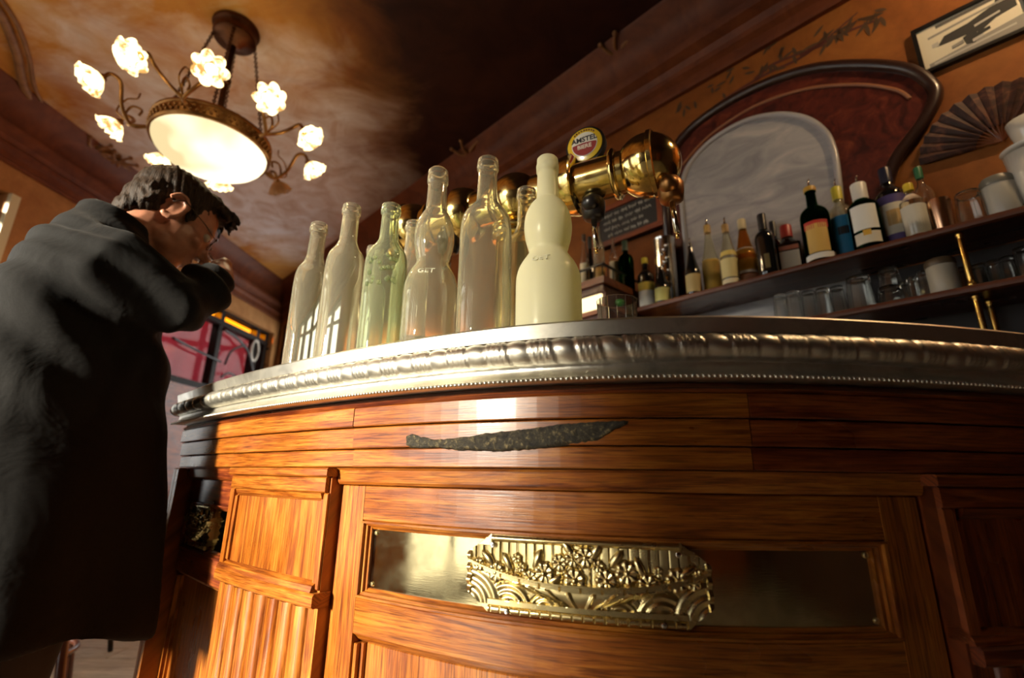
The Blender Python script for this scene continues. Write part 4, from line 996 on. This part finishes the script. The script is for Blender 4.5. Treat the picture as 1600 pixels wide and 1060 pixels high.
# ------------------------------------------------------------------ liquor bottles
LABM = {}
def col(c, rough=.55):
    k = 'print_%02x%02x%02x' % tuple(int(x * 255) for x in c)
    return pm(k, tuple(min(x * 1.15, .9) for x in c), rough)
def liquor(px, py_top, wpx, d, zb, kind, gmat, label, labels=(), cap=None, capcol=(.02, .02, .02), pourer=None, name='liquor_bottle', group='liquor bottles on the upper bar shelf', pyb=None):
    w, ztop = wall(px, py_top, d); p = WP(w, zb, d); depth = Vector((p.x, p.y, p.z - ZC)).dot(FW); R = wpx * depth / FPX / 2 * .94
    # bearing of the lower body rather than of the neck
    o = empty(name, p, math.atan2(-p.y, -p.x)); tag(o, label, 'bottle', group)
    h = max(ztop - zb - (.035 if pourer else 0.), .12); rn = min(R * .36, .017)
    if kind == 'wine': prof = wine(h, R, rn)
    elif kind == 'cone': prof = [(R * .92, 0), (R, .006), (R, h * .42)] + spl2([(R, h * .42), (R * .93, h * .50), (R * .66, h * .64), (rn * 1.3, h * .78), (rn, h * .86)], 4)[1:] + [(rn * .95, h * .97), (rn * .9, h)]
    elif kind == 'square': prof = None
    else: prof = [(R * .92, 0), (R, .006), (R, h * .60)] + spl2([(R, h * .60), (R * .97, h * .66), (R * .75, h * .715), (rn * 1.35, h * .76), (rn, h * .80)], 4)[1:] + [(rn * .97, h * .96), (rn * .92, h)]
    if prof: 
        b = MB(); b.lathe(glass_profile(prof, .003) if gmat is not DARKG else [(0, 0)] + prof + [(0, h)], 26); b.build('bottle_glass', gmat, o, smooth=True)
    else:
        b = MB(); k = R * .95; P = [(k * sx, k * sy) for sx, sy in ((-1, -.8), (-.8, -1), (.8, -1), (1, -.8), (1, .8), (.8, 1), (-.8, 1), (-1, .8))]
        b.prism(P, lambda x, y: (x, y, 0), lambda x, y: (x, y, h * .62)); b.lathe([(k * .95, h * .62), (k * .7, h * .70), (rn * 1.2, h * .76), (rn * 1.1, h), (0, h)], 20); b.build('bottle_glass', gmat, o, auto=.6)
    def rad(z):
        if not prof: return R * 1.34 if 0 else R
        zs = [q[1] for q in prof]; rs = [q[0] for q in prof]; return float(np.interp(z, zs, rs))
    for li in labels:
        z0, z1, c = li[:3]; half = li[3] if len(li) > 3 else 1.25; z0 *= h; z1 *= h; v = []; f = []; n = 12
        if kind == 'square' and z1 <= h * .64:
            b = MB(); b.box((R * .955, 0, (z0 + z1) / 2), (.002, R * 1.5, z1 - z0)); b.build('label', col(c), o); continue
        for i in range(n + 1):
            a = -half + 2 * half * i / n
            for z in (z0, z1): r = rad(z) + .0006; v.append((r * math.cos(a), r * math.sin(a), z))
            if i: f.append((2 * i - 2, 2 * i, 2 * i + 1, 2 * i - 1))
        mk('label', v, f, col(c), o, smooth=True)
    if cap is not None:
        b = MB(); z0 = h * (1 - cap); rc = (rad(z0) if prof else rn * 1.2) + .0015; b.lathe([(rc, z0), (rc * 1.02, h), (rc * .95, h + .003), (0, h + .003)], 16); b.build('cap', col(capcol, .35), o, auto=.6)
    if pourer:
        b = MB(); b.lathe([(rn * .8, h - .004), (rn * .85, h + .006), (rn * .45, h + .010), (.004, h + .013), (.0035, h + .018)], 10); b.tube(spl([(0, 0, h + .016), (.001, 0, h + .028), (-.008, .003, h + .040)], 4), [.0036, .0034, .0032, .003, .0028, .0026, .0025, .0024, .0024], 7); b.build('pourer', STEEL if pourer == 's' else BRASSC, o, smooth=True)
    return o
CREAM, WHITE, YEL_, RED_, BLUE_ = (.80, .70, .45), (.85, .82, .72), (.82, .52, .08), (.5, .03, .02), (.03, .25, .45)
d0 = 1.735
liquor(1007, 405, 27, 1.72, UZ, 'cyl', DARKG, 'dark bottle with yellow cap and yellow and white label', [(.05, .34, WHITE), (.34, .50, (.60, .45, .06))], .10, (.62, .50, .04))
liquor(1032, 418, 26, 1.70, UZ, 'cone', DARKG, 'small dark bottle with pale green label by the metal jug', [(.06, .40, (.52, .50, .16))])
liquor(1077, 372, 25, 1.700, UZ, 'cone', DARKG, 'dark bottle with gold label and cream neck pourer', [(.06, .40, (.50, .38, .16))], None, pourer='s')
liquor(1103, 342, 29, 1.772, UZ, 'cone', CLEAR, 'clear bottle with bright yellow label and pourer', [(.10, .50, YEL_)], .10, (.45, .28, .08), 's')
liquor(1131, 340, 28, 1.700, UZ, 'cone', CLEAR, 'clear bottle with two cream labels and pourer', [(.12, .42, (.68, .58, .26)), (.03, .10, CREAM), (.47, .55, (.70, .55, .15))], .12, (.35, .20, .06), 's')
liquor(1158, 345, 33, 1.772, UZ, 'cone', AMBERG, 'clear bottle with wide white label over amber liquor', [(.20, .56, (.68, .66, .55)), (.04, .18, (.45, .20, .10))], .14, (.55, .45, .25))
liquor(1189, 337, 31, 1.700, UZ, 'wine', DARKG, 'black wine bottle with small gold mark by the square bottle', [(.10, .32, (.12, .09, .03), .25)], .25, (.01, .01, .012))
liquor(1206, 348, 22, 1.80, UZ, 'wine', DARKG, 'plain black wine bottle standing further back', [(.06, .16, (.4, .25, .05), .3)], .25, (.01, .01, .012))
liquor(1227, 355, 38, 1.772, UZ, 'square', DARKG, 'square dark bottle with red cap and cream label', [(.06, .46, (.66, .56, .40)), (.48, .56, (.5, .16, .08))], .22, (.36, .03, .02))
liquor(1262, 281, 44, 1.700, UZ, 'wine', GREENG, 'green bottle with red and yellow label and silver pourer', [(.10, .46, (.66, .42, .10), .75), (.40, .50, RED_, .85), (.02, .09, WHITE)], .05, (.5, .3, .05), 's')
liquor(1303, 281, 40, 1.772, UZ, 'cyl', CLEAR, 'clear bottle with blue label showing a black bird shape', [(.06, .58, BLUE_, 1.35), (.34, .44, (.02, .02, .02), .4)], .16, (.62, .55, .06), 's')
liquor(1337, 275, 44, 1.700, UZ, 'cyl', GREENG, 'pale green bottle with tall white label', [(.26, .62, WHITE, .9), (.06, .22, (.66, .62, .50), .9), (.17, .25, (.6, .35, .03), .25)], .24, (.66, .64, .58), 's')
liquor(1381, 266, 45, 1.762, UZ, 'cyl', DARKG, 'wide bottle with purple and cream label and dark blue cap', [(.16, .52, (.66, .60, .46)), (.52, .62, (.06, .04, .16)), (.06, .16, (.10, .07, .22)), (.26, .44, (.55, .35, .12), .45)], .18, (.012, .014, .035))
liquor(1418, 290, 35, 1.692, UZ, 'cyl', TUMB, 'squat bottle with cream label and yellow cap', [(.02, .56, (.62, .58, .46)), (.66, .80, (.6, .5, .4), 1.5)], .12, (.66, .48, .04))
liquor(1433, 264, 28, 1.785, UZ, 'cyl', TUMB, 'clear bottle with green cap behind the squat bottle', [(.2, .4, (.5, .42, .06))], .14, (.03, .14, .06))
# bottles standing on the gallery cabinet
G2 = 'bottles on the gallery cabinet'
for px, pt, wp, kd, gm, lb, ls, cp, cc_ in ((912, 368, 16, 'cone', TUMB, 'clear small bottle with cream label on the gallery cabinet', [(.1, .45, CREAM)], .1, (.05, .03, .02)), (921, 372, 14, 'cone', DARKG, 'small dark bottle on the gallery cabinet', [], .2, (.02, .02, .02)), (934, 355, 19, 'cyl', CLEAR, 'tall clear bottle at the corner of the gallery cabinet', [(.05, .25, (.6, .36, .1))], None, None), (957, 371, 15, 'cyl', TUMB, 'bottle with beige label on the gallery cabinet', [(.08, .55, (.55, .47, .3))], None, None), (976, 378, 26, 'wine', GREENG, 'dark green wine bottle on the gallery cabinet', [], .2, (.02, .05, .03))):
    liquor(px, pt, wp, 1.63 if px == 921 else 1.56 if px < 940 else 1.70, 1.705, kd, gm, lb, ls, cp, cc_ or (.02, .02, .02), group=G2)
# metal jug behind the small dark bottles
w, zt_ = wall(1037, 376, 1.765); jg = empty('metal_jug', WP(w, UZ, 1.765)); tag(jg, 'shiny embossed metal jug among the bottles on the upper bar shelf', 'jug'); h = zt_ - UZ
b = MB(); b.lathe([(0, 0), (.040, 0), (.043, .006), (.046, h * .5), (.045, h * .97), (.048, h), (.044, h - .002), (.042, h * .5), (0, .01)], 28); b.build('jug_body', STEEL, jg, auto=.8)
b = MB()
for k in range(12):
    a = -2.2 + .25 * (k % 3); b.ball((.044 * math.cos(a), .044 * math.sin(a), h * (.2 + .06 * k)), .010, 8, 6)
b.build('jug_relief', STEEL, jg, smooth=True)

# glasses, tins and cups
def cupl(px, pyt, wpx, d, zb, kind, label, cat='glass', group=None, mat=TUMB, name='upturned_glass'):
    w, ztop = wall(px, pyt, d); p = WP(w, zb, d); depth = Vector((p.x, p.y, p.z - ZC)).dot(FW); R = wpx * depth / FPX / 2; h = max(ztop - zb, .035)
    if kind == 'up':
        b = MB(); b.lathe(glass_profile([(R * .80, 0), (R * .84, .004), (R, h)], .0025, .010), 20); o = b.build(name, mat, auto=.5)
    elif kind == 'down':
        P = glass_profile([(R * .78, 0), (R * .82, .006), (R * .86, h * .3), (R * .90, h * .34), (R, h)], .0025, .012); b = MB(); b.lathe([(r, h - z) for r, z in P], 11); o = b.build(name, mat, auto=.3)
    o.location = p; o.rotation_euler = (0, 0, random.random() * 6); tag(o, label, cat, group); return o
GL = 'upturned glasses on the lower bar shelf'
LBL = 'clear upturned tumbler on the lower bar shelf'
dl = 1.72
for px, py, wp, dd in ((1218, 462, 24, .05), (1238, 457, 25, 0), (1262, 456, 24, .05), (1284, 452, 24, 0), (1306, 449, 25, .05), (1412, 441, 18, .04)):
    cupl(px, py, wp, dl + dd, LZ, 'down', 'clear upturned tumbler in the row of glasses on the lower bar shelf', group=GL)
cupl(1339, 434, 40, dl - .01, LZ, 'down', 'widest upturned tumbler in the row on the lower bar shelf', group=GL)
g1 = cupl(1389, 449, 36, dl, LZ, 'down', 'upturned tumbler carrying another glass on the lower bar shelf', group=GL)
cupl(1387, 421, 30, dl, LZ + max(v.co.z for v in g1.data.vertices) + .0005, 'down', 'upturned tumbler stacked on another glass on the lower bar shelf', group=GL)
cupl(1424, 434, 18, dl - .02, LZ, 'down', 'narrow upturned glass second from the cream tin jar', group=GL)
cupl(1441, 425, 20, dl + .01, LZ, 'down', 'narrow upturned glass right beside the cream tin jar', group=GL)
for px, py, wp in ((1499, 420, 22), (1527, 414, 22), (1550, 408, 22), (1572, 402, 22), (1595, 388, 26)):
    cupl(px, py, wp, dl + .06, LZ, 'down', 'dim upturned tumbler beyond the cream tin jar, behind the brass post', group='dim glasses behind the brass post')
def tin(px, pyt, wpx, d, zb, c, cl, label):
    w, ztop = wall(px, pyt, d); p = WP(w, zb, d); depth = Vector((p.x, p.y, p.z - ZC)).dot(FW); R = wpx * depth / FPX / 2 * .95; h = ztop - zb; o = empty('storage_jar', p); tag(o, label, 'jar')
    b = MB(); b.lathe([(0, 0), (R * .94, 0), (R, .004), (R, h * .80), (R * .97, h * .82), (0, h * .82)], 26); b.build('jar_body', col(c, .35), o, auto=.6)
    b = MB(); b.lathe([(R * 1.03, h * .80), (R * 1.05, h * .83), (R * 1.03, h * .94), (R * .9, h), (0, h)], 26); b.build('jar_lid', col(cl, .4), o, auto=.6); return o
tin(1467, 407, 40, 1.71, LZ, (.46, .43, .34), (.10, .07, .04), 'cream tin jar with brown lid on the lower bar shelf')
tin(1556, 280, 44, 1.72, UZ, (.40, .38, .32), (.16, .15, .12), 'grey metal pot with domed lid on the upper bar shelf')
cupl(1463, 316, 36, 1.72, UZ, 'up', 'copper coloured metal cup on the upper bar shelf', 'cup', mat=pm('copper_metal', (.75, .42, .24), .22, 1.0), name='metal_cup')
cupl(1484, 318, 22, 1.76, UZ, 'up', 'narrow clear glass beside the copper cup', 'glass', name='narrow_glass')
cupl(1511, 302, 40, 1.72, UZ, 'down', 'wide clear glass bowl beside the grey metal pot', 'bowl', name='glass_bowl')
PORC = pm('white_porcelain', (.66, .62, .53), .2, 0, Coat_Weight=.5)
def cup(px, pyt, wpx, d, zb, label):
    w, ztop = wall(px, pyt, d); p = WP(w, zb, d); depth = Vector((p.x, p.y, p.z - ZC)).dot(FW); R = wpx * depth / FPX / 2; h = ztop - zb; o = empty('porcelain_cup', p, random.random()); tag(o, label, 'cup', 'stacked white cups on the upper bar shelf')
    b = MB(); b.lathe([(0, .002), (R * .6, 0), (R * .62, .004), (R * .72, h * .2), (R * .9, h * .6), (R, h), (R * .95, h), (R * .84, h * .55), (R * .6, .012), (0, .01)], 26); b.build('cup_body', PORC, o, smooth=True)
    b = MB(); b.tube(spl([(R * .9, 0, h * .78), (R * 1.35, 0, h * .8), (R * 1.4, 0, h * .45), (R * .85, 0, h * .3)], 5), .004, 7); b.build('cup_handle', PORC, o, smooth=True)
    return o, h
o1, h1 = cup(1604, 240, 56, 1.72, UZ, 'lowest white porcelain cup of the stack beside the grey metal pot')
zz = UZ + h1; w, _ = wall(1606, 230, 1.72)
sau = MB(); sau.lathe([(0, zz), (.02, zz), (.042, zz + .008), (.055, zz + .014), (.052, zz + .016), (.02, zz + .005), (0, zz + .005)], 28, WP(w, 0, 1.72)); tag(sau.build('saucer', PORC, smooth=True), 'white saucer between the stacked porcelain cups', 'saucer')
cup(1608, 188, 56, 1.72, zz + .006, 'topmost white porcelain cup of the stack beside the grey metal pot')

# added pendant lamp out of view, put in to brighten the bar wall
def pendant(x, y, label):
    r = root('added_pendant_lamp', (x, y, 2.6)); tag(r, label, 'lamp'); c = Vector((x, y, 0))
    b = MB(); b.tube([c + Z * 2.8, c + Z * CZ], .006, 6); b.lathe([(0, CZ), (.05, CZ), (.05, CZ - .02), (0, CZ - .03)], 16, c); b.build('cord', BLACKM, r)
    b = MB(); b.lathe([(.03, 2.81), (.06, 2.80), (.12, 2.74), (.16, 2.66), (.156, 2.66), (.116, 2.73), (.05, 2.79), (0, 2.795)], 32, c); b.build('lamp_shade', BRONZE, r, smooth=True)
    b = MB(); b.ball(c + Z * 2.655, .045, 16, 10); b.build('bulb', emit('added_pendant_bulb', (1.0, .68, .36), 310.), r, smooth=True)
pendant(1.42, .60, 'added bronze pendant lamp with warm bulb, lighting the bar from out of view')
# ================================================================== THE MAN AT THE COUNTER
PT = Vector((-.915, 1.050, 0)); PF = Vector((.66, .751, 0)).normalized(); PRt = Vector((PF.y, -PF.x, 0))
def L(f, r, z): p = PT + PF * f + PRt * r; return Vector((p.x, p.y, z))
def pf(px, py, r=0.):
    ry = ray(px, py); t = PRt.dot(PT + PRt * r) / PRt.dot(ry); p = ry * t; p = Vector((p.x, p.y, 0)); return (p - PT).dot(PF), ZC + ry.z * t
SKIN, sk = newmat('skin'); g = sk.new('ShaderNodeTexCoord').outputs['Object']; fz = sk.noise(g, 45, 4)
sk.link(sk.ramp(fz, [(.3, (.36, .15, .085)), (.7, (.48, .22, .13))]), sk.b.inputs['Base Color']); sset(sk.b, Roughness=.45, Subsurface_Weight=.12, Subsurface_Radius=(.01, .004, .002), Subsurface_Scale=.5)
COAT, ck = newmat('black_wool_cloth'); g = ck.new('ShaderNodeTexCoord').outputs['Object']; fz = ck.noise(g, 260, 3); fz2 = ck.noise(g, 7, 4, .5, .6)
ck.link(ck.ramp(fz, [(.3, (.0035, .0033, .003)), (.7, (.0075, .007, .0064))]), ck.b.inputs['Base Color']); sset(ck.b, Roughness=.85, Specular_IOR_Level=.12, Sheen_Weight=.03, Sheen_Roughness=.5); ck.bump(fz2, .5, .02)
HAIRM, hk = newmat('dark_brown_hair'); g = hk.new('ShaderNodeTexCoord').outputs['Object']; fz = hk.noise(hk.mapping(g, (240, 240, 40)), 1, 3)
hk.link(hk.ramp(fz, [(.3, (.008, .005, .003)), (.7, (.045, .026, .014))]), hk.b.inputs['Base Color']); sset(hk.b, Roughness=.6, Specular_IOR_Level=.2); hk.bump(fz, .8, .004)
man = root('person', L(0, 0, 0)); tag(man, 'man in a black coat and glasses drinking, bent over the counter end', 'person')
TLT = math.radians(27); hF = PF * math.cos(TLT) + Z * -math.sin(TLT); hU = Z * math.cos(TLT) + PF * math.sin(TLT); hR = PRt
HC = L(.070, 0, 1.552)
def H(f, r, u): return HC + hF * f + hR * r + hU * u
hax = (hF, hR, hU)
def cap(b, pts, rad, n=12):
    b.tube(pts, rad, n)
    b.ball(pts[0], rad[0], n, 8); b.ball(pts[-1], rad[-1], n, 8)
b = MB()
b.ball(H(-.008, 0, .028), (.100, .076, .086), 24, 16, hax)               # skull
b.ball(H(.030, 0, -.035), (.070, .062, .090), 20, 14, hax)               # face
b.ball(H(.052, 0, -.098), (.036, .040, .026), 16, 10, hax)               # chin
b.ball(H(.010, .040, -.070), (.046, .020, .030), 14, 8, hax); b.ball(H(.010, -.040, -.070), (.046, .020, .030), 14, 8, hax)  # jaw
b.ball(H(.080, 0, .022), (.018, .050, .012), 14, 8, hax)                 # brow ridge
for s in (1, -1): b.ball(H(.066, s * .040, -.030), (.022, .022, .020), 12, 8, hax)  # cheeks
cap(b, [H(.090, 0, .010), H(.104, 0, -.018), H(.116, 0, -.036)], [.008, .010, .0125])   # nose
for s in (1, -1): b.ball(H(.104, s * .010, -.040), (.011, .008, .008), 10, 6, hax)
b.ball(H(.092, 0, -.066), (.012, .024, .0065), 12, 6, hax); b.ball(H(.089, 0, -.078), (.011, .021, .007), 12, 6, hax)   # lips
for s in (1, -1):                                                      # ears
    P = [H(-.012 + .020 * math.cos(a), s * (.080 + .006 * math.sin(a * .5)), -.006 + .033 * math.sin(a)) for a in np.linspace(-2.2, 2.9, 14)]
    b.tube(P, [.0065] * 14, 8); b.ball(H(-.006, s * .074, -.008), (.016, .007, .026), 10, 6, hax); b.ball(H(-.004, s * .078, -.036), (.009, .006, .009), 8, 6, hax)
cap(b, [H(-.020, 0, -.05), L(-.012, 0, 1.445), L(-.05, 0, 1.36)], [.058, .056, .060], 16)   # neck
cap(b, [L(-.055, 0, 1.29), L(-.05, 0, 1.15), L(-.03, 0, .92), L(-.02, 0, .80)], [.10, .11, .11, .11], 16)
_e = pf(284, 482, .22); _w = pf(326, 447, .13)
SHR, ELR = L(-.045, .180, 1.335), L(_e[0], .22, _e[1])
WRR = L(_w[0], .13, _w[1])
cap(b, [L(-.05, .05, 1.34), SHR, ELR, WRR], [.055, .050, .040, .028])
SHL, ELL, WRL = L(-.045, -.185, 1.345), L(-.03, -.245, 1.12), L(.06, -.235, .90)
cap(b, [L(-.05, -.05, 1.34), SHL, ELL, WRL], [.055, .050, .040, .028]); cap(b, [WRL, L(.075, -.235, .84), L(.08, -.23, .78)], [.028, .034, .018])
for s in (1, -1):
    cap(b, [L(-.04, s * .09, .82), L(-.058, s * .10, .48), L(-.075, s * .105, .09), ], [.088, .056, .040]); cap(b, [L(-.085, s * .105, .06), L(.01, s * .115, .035)], [.04, .03])
# right hand closed round a small glass
DZ = pf(342, 424, .05)[1] - 1.440; DF = pf(342, 424, .05)[0] - .178
def LH(f, r, z): return L(f + DF, r, z + DZ)
PALM = LH(.176, .062, 1.428)
cap(b, [WRR, LH(.173, .092, 1.408), PALM, LH(.180, .045, 1.447)], [.027, .031, .033, .027])
for i in range(4):
    k = i - 1.5; base = LH(.196 - .003 * i, .050 - .002 * abs(k), 1.424 + .0165 * i); ln = (.85, 1.0, .97, .78)[3 - i]
    p1 = base + PF * .020 * ln + PRt * -.020 * ln; p2 = p1 + PRt * -.026 * ln + PF * -.006; p3 = p2 + PF * -.022 * ln + PRt * -.008
    cap(b, [LH(.180, .060, 1.426 + .012 * i), base, p1, p2, p3], [.0105, .0105, .0095, .0088, .0078], 10)
cap(b, [LH(.165, .070, 1.420), LH(.146, .050, 1.432), LH(.140, .026, 1.446), LH(.146, .006, 1.456)], [.014, .0125, .011, .0095], 10)
body = remesh('body', b, .0042, SKIN, man, 4)
for s in (1, -1):
    b = MB(); b.ball(H(.081, s * .031, .002), .0118, 12, 8); b.build('eye', pm('eye_white', (.5, .45, .4), .2), man, smooth=True)
    b = MB(); b.ball(H(.0895, s * .031, .001), (.004, .0055, .0055), 10, 6, hax); b.build('iris', pm('dark_iris', (.02, .012, .008), .1), man, smooth=True)
# spectacles
WIRE = pm('spectacle_wire', (.10, .08, .07), .25, .9)
sp_ = MB()
for s in (1, -1):
    c = H(.104, s * .033, -.002); sp_.tube([c + hR * (.023 * math.cos(a)) + hU * (.018 * math.sin(a)) - hF * (.004 * abs(math.cos(a))) for a in np.linspace(0, 2 * PI, 21)], .0012, 6)
    sp_.tube([H(.100, s * .056, .002), H(.060, s * .079, .006), H(-.006, s * .088, .018), H(-.022, s * .086, -.004)], .0012, 6)
sp_.tube(spl([H(.106, .010, 0), H(.112, 0, .004), H(.106, -.010, 0)], 4), .0012, 6)
spec = sp_.build('spectacles', WIRE, man, smooth=True)
for s in (1, -1):
    b = MB(); c = H(.104, s * .033, -.002); b.ball(c, (.0012, .0225, .0175), 16, 6, hax); b.build('lens', PANE, spec, smooth=True)
# hair
b = MB()
b.ball(H(-.020, 0, .045), (.098, .083, .080), 24, 16, hax); b.ball(H(-.055, 0, .000), (.058, .072, .070), 20, 12, hax); b.ball(H(.030, 0, .085), (.062, .062, .036), 18, 10, hax)
b.ball(H(-.075, 0, -.045), (.030, .050, .040), 14, 8, hax)
rs = random.Random(5)
for i in range(34):
    f0, r0 = rs.uniform(-.09, .085), rs.uniform(-.05, .06); p = H(f0, r0, .112 - 2.6 * f0 * f0 - 6 * r0 * r0); q = p + hF * rs.uniform(-.03, .035) + hU * rs.uniform(-.004, .010) + hR * rs.uniform(-.02, .02)
    b.tube([p - hU * .012, p, q], [.012, .009, .004], 6)
for i in range(12):
    r0 = rs.uniform(-.045, .05); p = H(.070, r0, .092); q = H(rs.uniform(.102, .122), r0 + rs.uniform(-.01, .01), rs.uniform(.060, .085)); b.tube([p, (p + q) / 2 + hU * .012, q], [.012, .009, .004], 6)
for i in range(14):
    s = rs.choice((1, -1)); p = H(rs.uniform(-.09, -.03), s * .070, rs.uniform(-.02, .03)); b.tube([p, p - hF * .010 - hU * rs.uniform(.015, .035)], [.009, .004], 6)
for s in (1, -1): b.ball(H(.026, s * .073, .012), (.012, .006, .034), 10, 6, hax)     # sideburns
def hairfn(co, nr):
    n = np.sin(co[:, 0] * 310 + co[:, 2] * 120) * np.sin(co[:, 1] * 270 - co[:, 2] * 90); return co + nr * (n * .0022)[:, None]
remesh('hair', b, .0042, HAIRM, man, 2, hairfn)
# trousers and shoes
TROU = pm('black_trouser_cloth', (.006, .0055, .0055), .85)
b = MB()
for s in (1, -1): cap(b, [L(-.04, s * .085, .88), L(-.058, s * .10, .50), L(-.08, s * .105, .10)], [.110, .076, .068], 16)
cap(b, [L(-.03, -.05, .90), L(-.03, .05, .90)], [.13, .13], 14); remesh('trousers', b, .012, TROU, man, 3)
for s in (1, -1):
    b = MB(); b.ball(L(-.095, s * .105, .055), (.060, .046, .055), 14, 8, (PF, PRt, Z)); b.ball(L(.010, s * .115, .035), (.115, .045, .034), 16, 8, (PF, PRt, Z)); b.box(L(-.025, s * .11, .011), (.26, .085, .022), (PF, PRt, Z)); remesh('shoe', b, .008, pm('black_shoe_leather', (.01, .009, .009), .3), man, 2)
# coat
def loft(b, secs, n=28):
    v = []; f = []
    for (z, fr, bk, hr, rc, zt_) in secs:
        fc, hf = (fr + bk) / 2, (fr - bk) / 2
        for i in range(n):
            a = 2 * PI * i / n; ca, sa = math.cos(a), math.sin(a); e = .82
            x = fc + hf * math.copysign(abs(ca) ** e, ca); y = rc + hr * math.copysign(abs(sa) ** e, sa)
            v.append(L(x, y, z + zt_ * ca))
    K = len(secs)
    for k in range(K - 1):
        for i in range(n): j = (i + 1) % n; f.append((k * n + i, k * n + j, (k + 1) * n + j, (k + 1) * n + i))
    f.append(tuple(range(n - 1, -1, -1))); f.append(tuple((K - 1) * n + i for i in range(n))); b.add(v, f)
f1 = pf(289, 950, .08); f2 = pf(272, 860, .08); f3 = pf(268, 700, .08); f4 = pf(268, 560, .08)
b = MB()
loft(b, [(.650, f1[0], -.235, .235, 0, -.02), (f1[1] + .03, f1[0] - .004, -.235, .235, 0, -.015), (f2[1], f2[0], -.230, .225, 0, 0), (f3[1], f3[0], -.222, .205, 0, 0), (f4[1], f4[0], -.215, .205, 0, 0), (1.28, .088, -.200, .208, 0, 0), (1.34, .070, -.188, .200, 0, 0), (1.395, .052, -.168, .165, 0, .0), (1.44, .040, -.145, .122, 0, .0), (1.475, .030, -.115, .088, 0, -.012), (1.505, .022, -.088, .070, 0, -.022)])
ER = ELR
cap(b, [L(-.06, .125, 1.335), L(-.035, .185, 1.322), ER, (ER + WRR) / 2 + Z * .004, WRR + (WRR - ER).normalized() * .012], [.086, .080, .066, .062, .050], 16)
cap(b, [L(-.06, -.135, 1.34), L(-.035, -.195, 1.33), ELL, WRL], [.085, .080, .066, .050], 16)
b.tube([L(-.032 + .060 * math.cos(a), .066 * math.sin(a), 1.488 - .022 * math.cos(a)) for a in np.linspace(0, 2 * PI, 25)], .017, 8)
CURV = np.array([CC(u, 0) for u in np.linspace(0, .9, 200)]); CNRM = np.array([CN(u)[:2] for u in np.linspace(0, .9, 200)])
def coatfn(co, nr):
    P = co - np.array([PT.x, PT.y, 0]); f = P[:, 0] * PF.x + P[:, 1] * PF.y; r = P[:, 0] * PRt.x + P[:, 1] * PRt.y; z = co[:, 2]
    # hanging folds on the skirt, drag folds from the raised shoulder across the back
    d = .010 * np.clip((1.0 - z) / .35, 0, 1) * np.sin(np.arctan2(r, f + .03) * 7 + z * 3)
    s = (f + .16) * .8 + (z - 1.25) * .9
    d += .0085 * np.exp(-((z - 1.22) / .16) ** 2) * np.sin(s * 58 + r * 9)
    s2 = (z - 1.38) * 1.1 + (f + .04) * .75
    d += .006 * np.exp(-((z - 1.38) / .07) ** 2) * np.sin(s2 * 85)
    co = co + nr * d[:, None]
    low = np.where(z < 1.14)[0]
    for i in low:
        q = co[i, :2]; dd = ((CURV - q) ** 2).sum(1); k = int(dd.argmin()); o = float((q - CURV[k]) @ CNRM[k])
        if k > 0 and o < .012: co[i, :2] += CNRM[k] * (.012 - o)
    return co
coat = remesh('coat', b, .009, COAT, man, 5, coatfn)
# the small glass at his lips
ax0 = (PF * .75 + Z * .66).normalized(); gx = PRt; gy = ax0.cross(gx); gc = H(.104, 0, -.072)
b = MB(); P = glass_profile([(.019, 0), (.021, .004), (.025, .055)], .002, .008); b.lathe([(r, .055 - z) for r, z in P], 20, gc, (gx, gy, ax0)); tag(b.build('drinking_glass', TUMB, auto=.5), 'small glass held to the lips of the man in black', 'glass')

# ================================================================== CHAIRS BY THE STREET FRONT
DARKC = pm('dark_chair_metal', (.012, .010, .010), .4); BENT = wood('bentwood', (.07, .018, .007), (.15, .04, .014), (.22, .07, .025), .3, .3)
def chair(name, x, y, rz, mat, label, hoop):
    c = empty(name, (x, y, 0), rz); tag(c, label, 'chair')
    b = MB(); b.lathe([(0, .445), (.185, .445), (.20, .452), (.20, .465), (.185, .472), (0, .472)], 28); b.build('seat', mat, c, auto=.6)
    for sx, sy in ((1, 1), (1, -1), (-1, 1), (-1, -1)):
        b = MB(); b.tube([(sx * .13, sy * .13, .45), (sx * .155, sy * .155, .22), (sx * .18, sy * .18, 0)], [.016, .015, .012], 10); b.build('leg', mat, c, smooth=True)
    if hoop:
        b = MB(); b.tube([(.175 * math.cos(a), .175 * math.sin(a), .30) for a in np.linspace(0, 2 * PI, 29)], .010, 8); b.build('hoop_stretcher', mat, c, smooth=True)
    b = MB(); b.tube(spl([(-.15, -.15, .45), (-.20, -.17, .65), (-.23, -.12, .84), (-.24, 0, .89), (-.23, .12, .84), (-.20, .17, .65), (-.15, .15, .45)], 6), .013, 8); b.build('back_hoop', mat, c, smooth=True)
    b = MB(); b.tube(spl([(-.16, -.08, .46), (-.20, -.09, .64), (-.225, 0, .76), (-.20, .09, .64), (-.16, .08, .46)], 6), .010, 8); b.build('inner_hoop', mat, c, smooth=True)
    return c
q1 = atz(165, 1022, 0); q2 = atz(104, 1055, 0); mid = (q1 + q2) / 2; dv = (q2 - q1).normalized(); nv = Vector((dv.y, -dv.x, 0))
cen = mid + nv * -.18 if (mid + nv * -.18).x < (mid + nv * .18).x else mid + nv * .18
chair('cafe_chair', cen.x, cen.y, math.atan2(dv.y, dv.x) + PI / 2, DARKC, 'dark cafe chair standing on the plank floor near the street window', False)
qh = ray(126, 1008); k = (.30 - ZC) / qh.z; ph = Vector((qh.x * k, qh.y * k, 0)); dirc = Vector((-ph.y, ph.x, 0)).normalized() * -1
dirl = Vector((-ph.y, ph.x, 0)).normalized(); cp_ = ph + dirl * .185
chair('bentwood_chair', cp_.x, cp_.y, 2.2, BENT, 'brown bentwood chair with hoop stretcher behind the man', True)
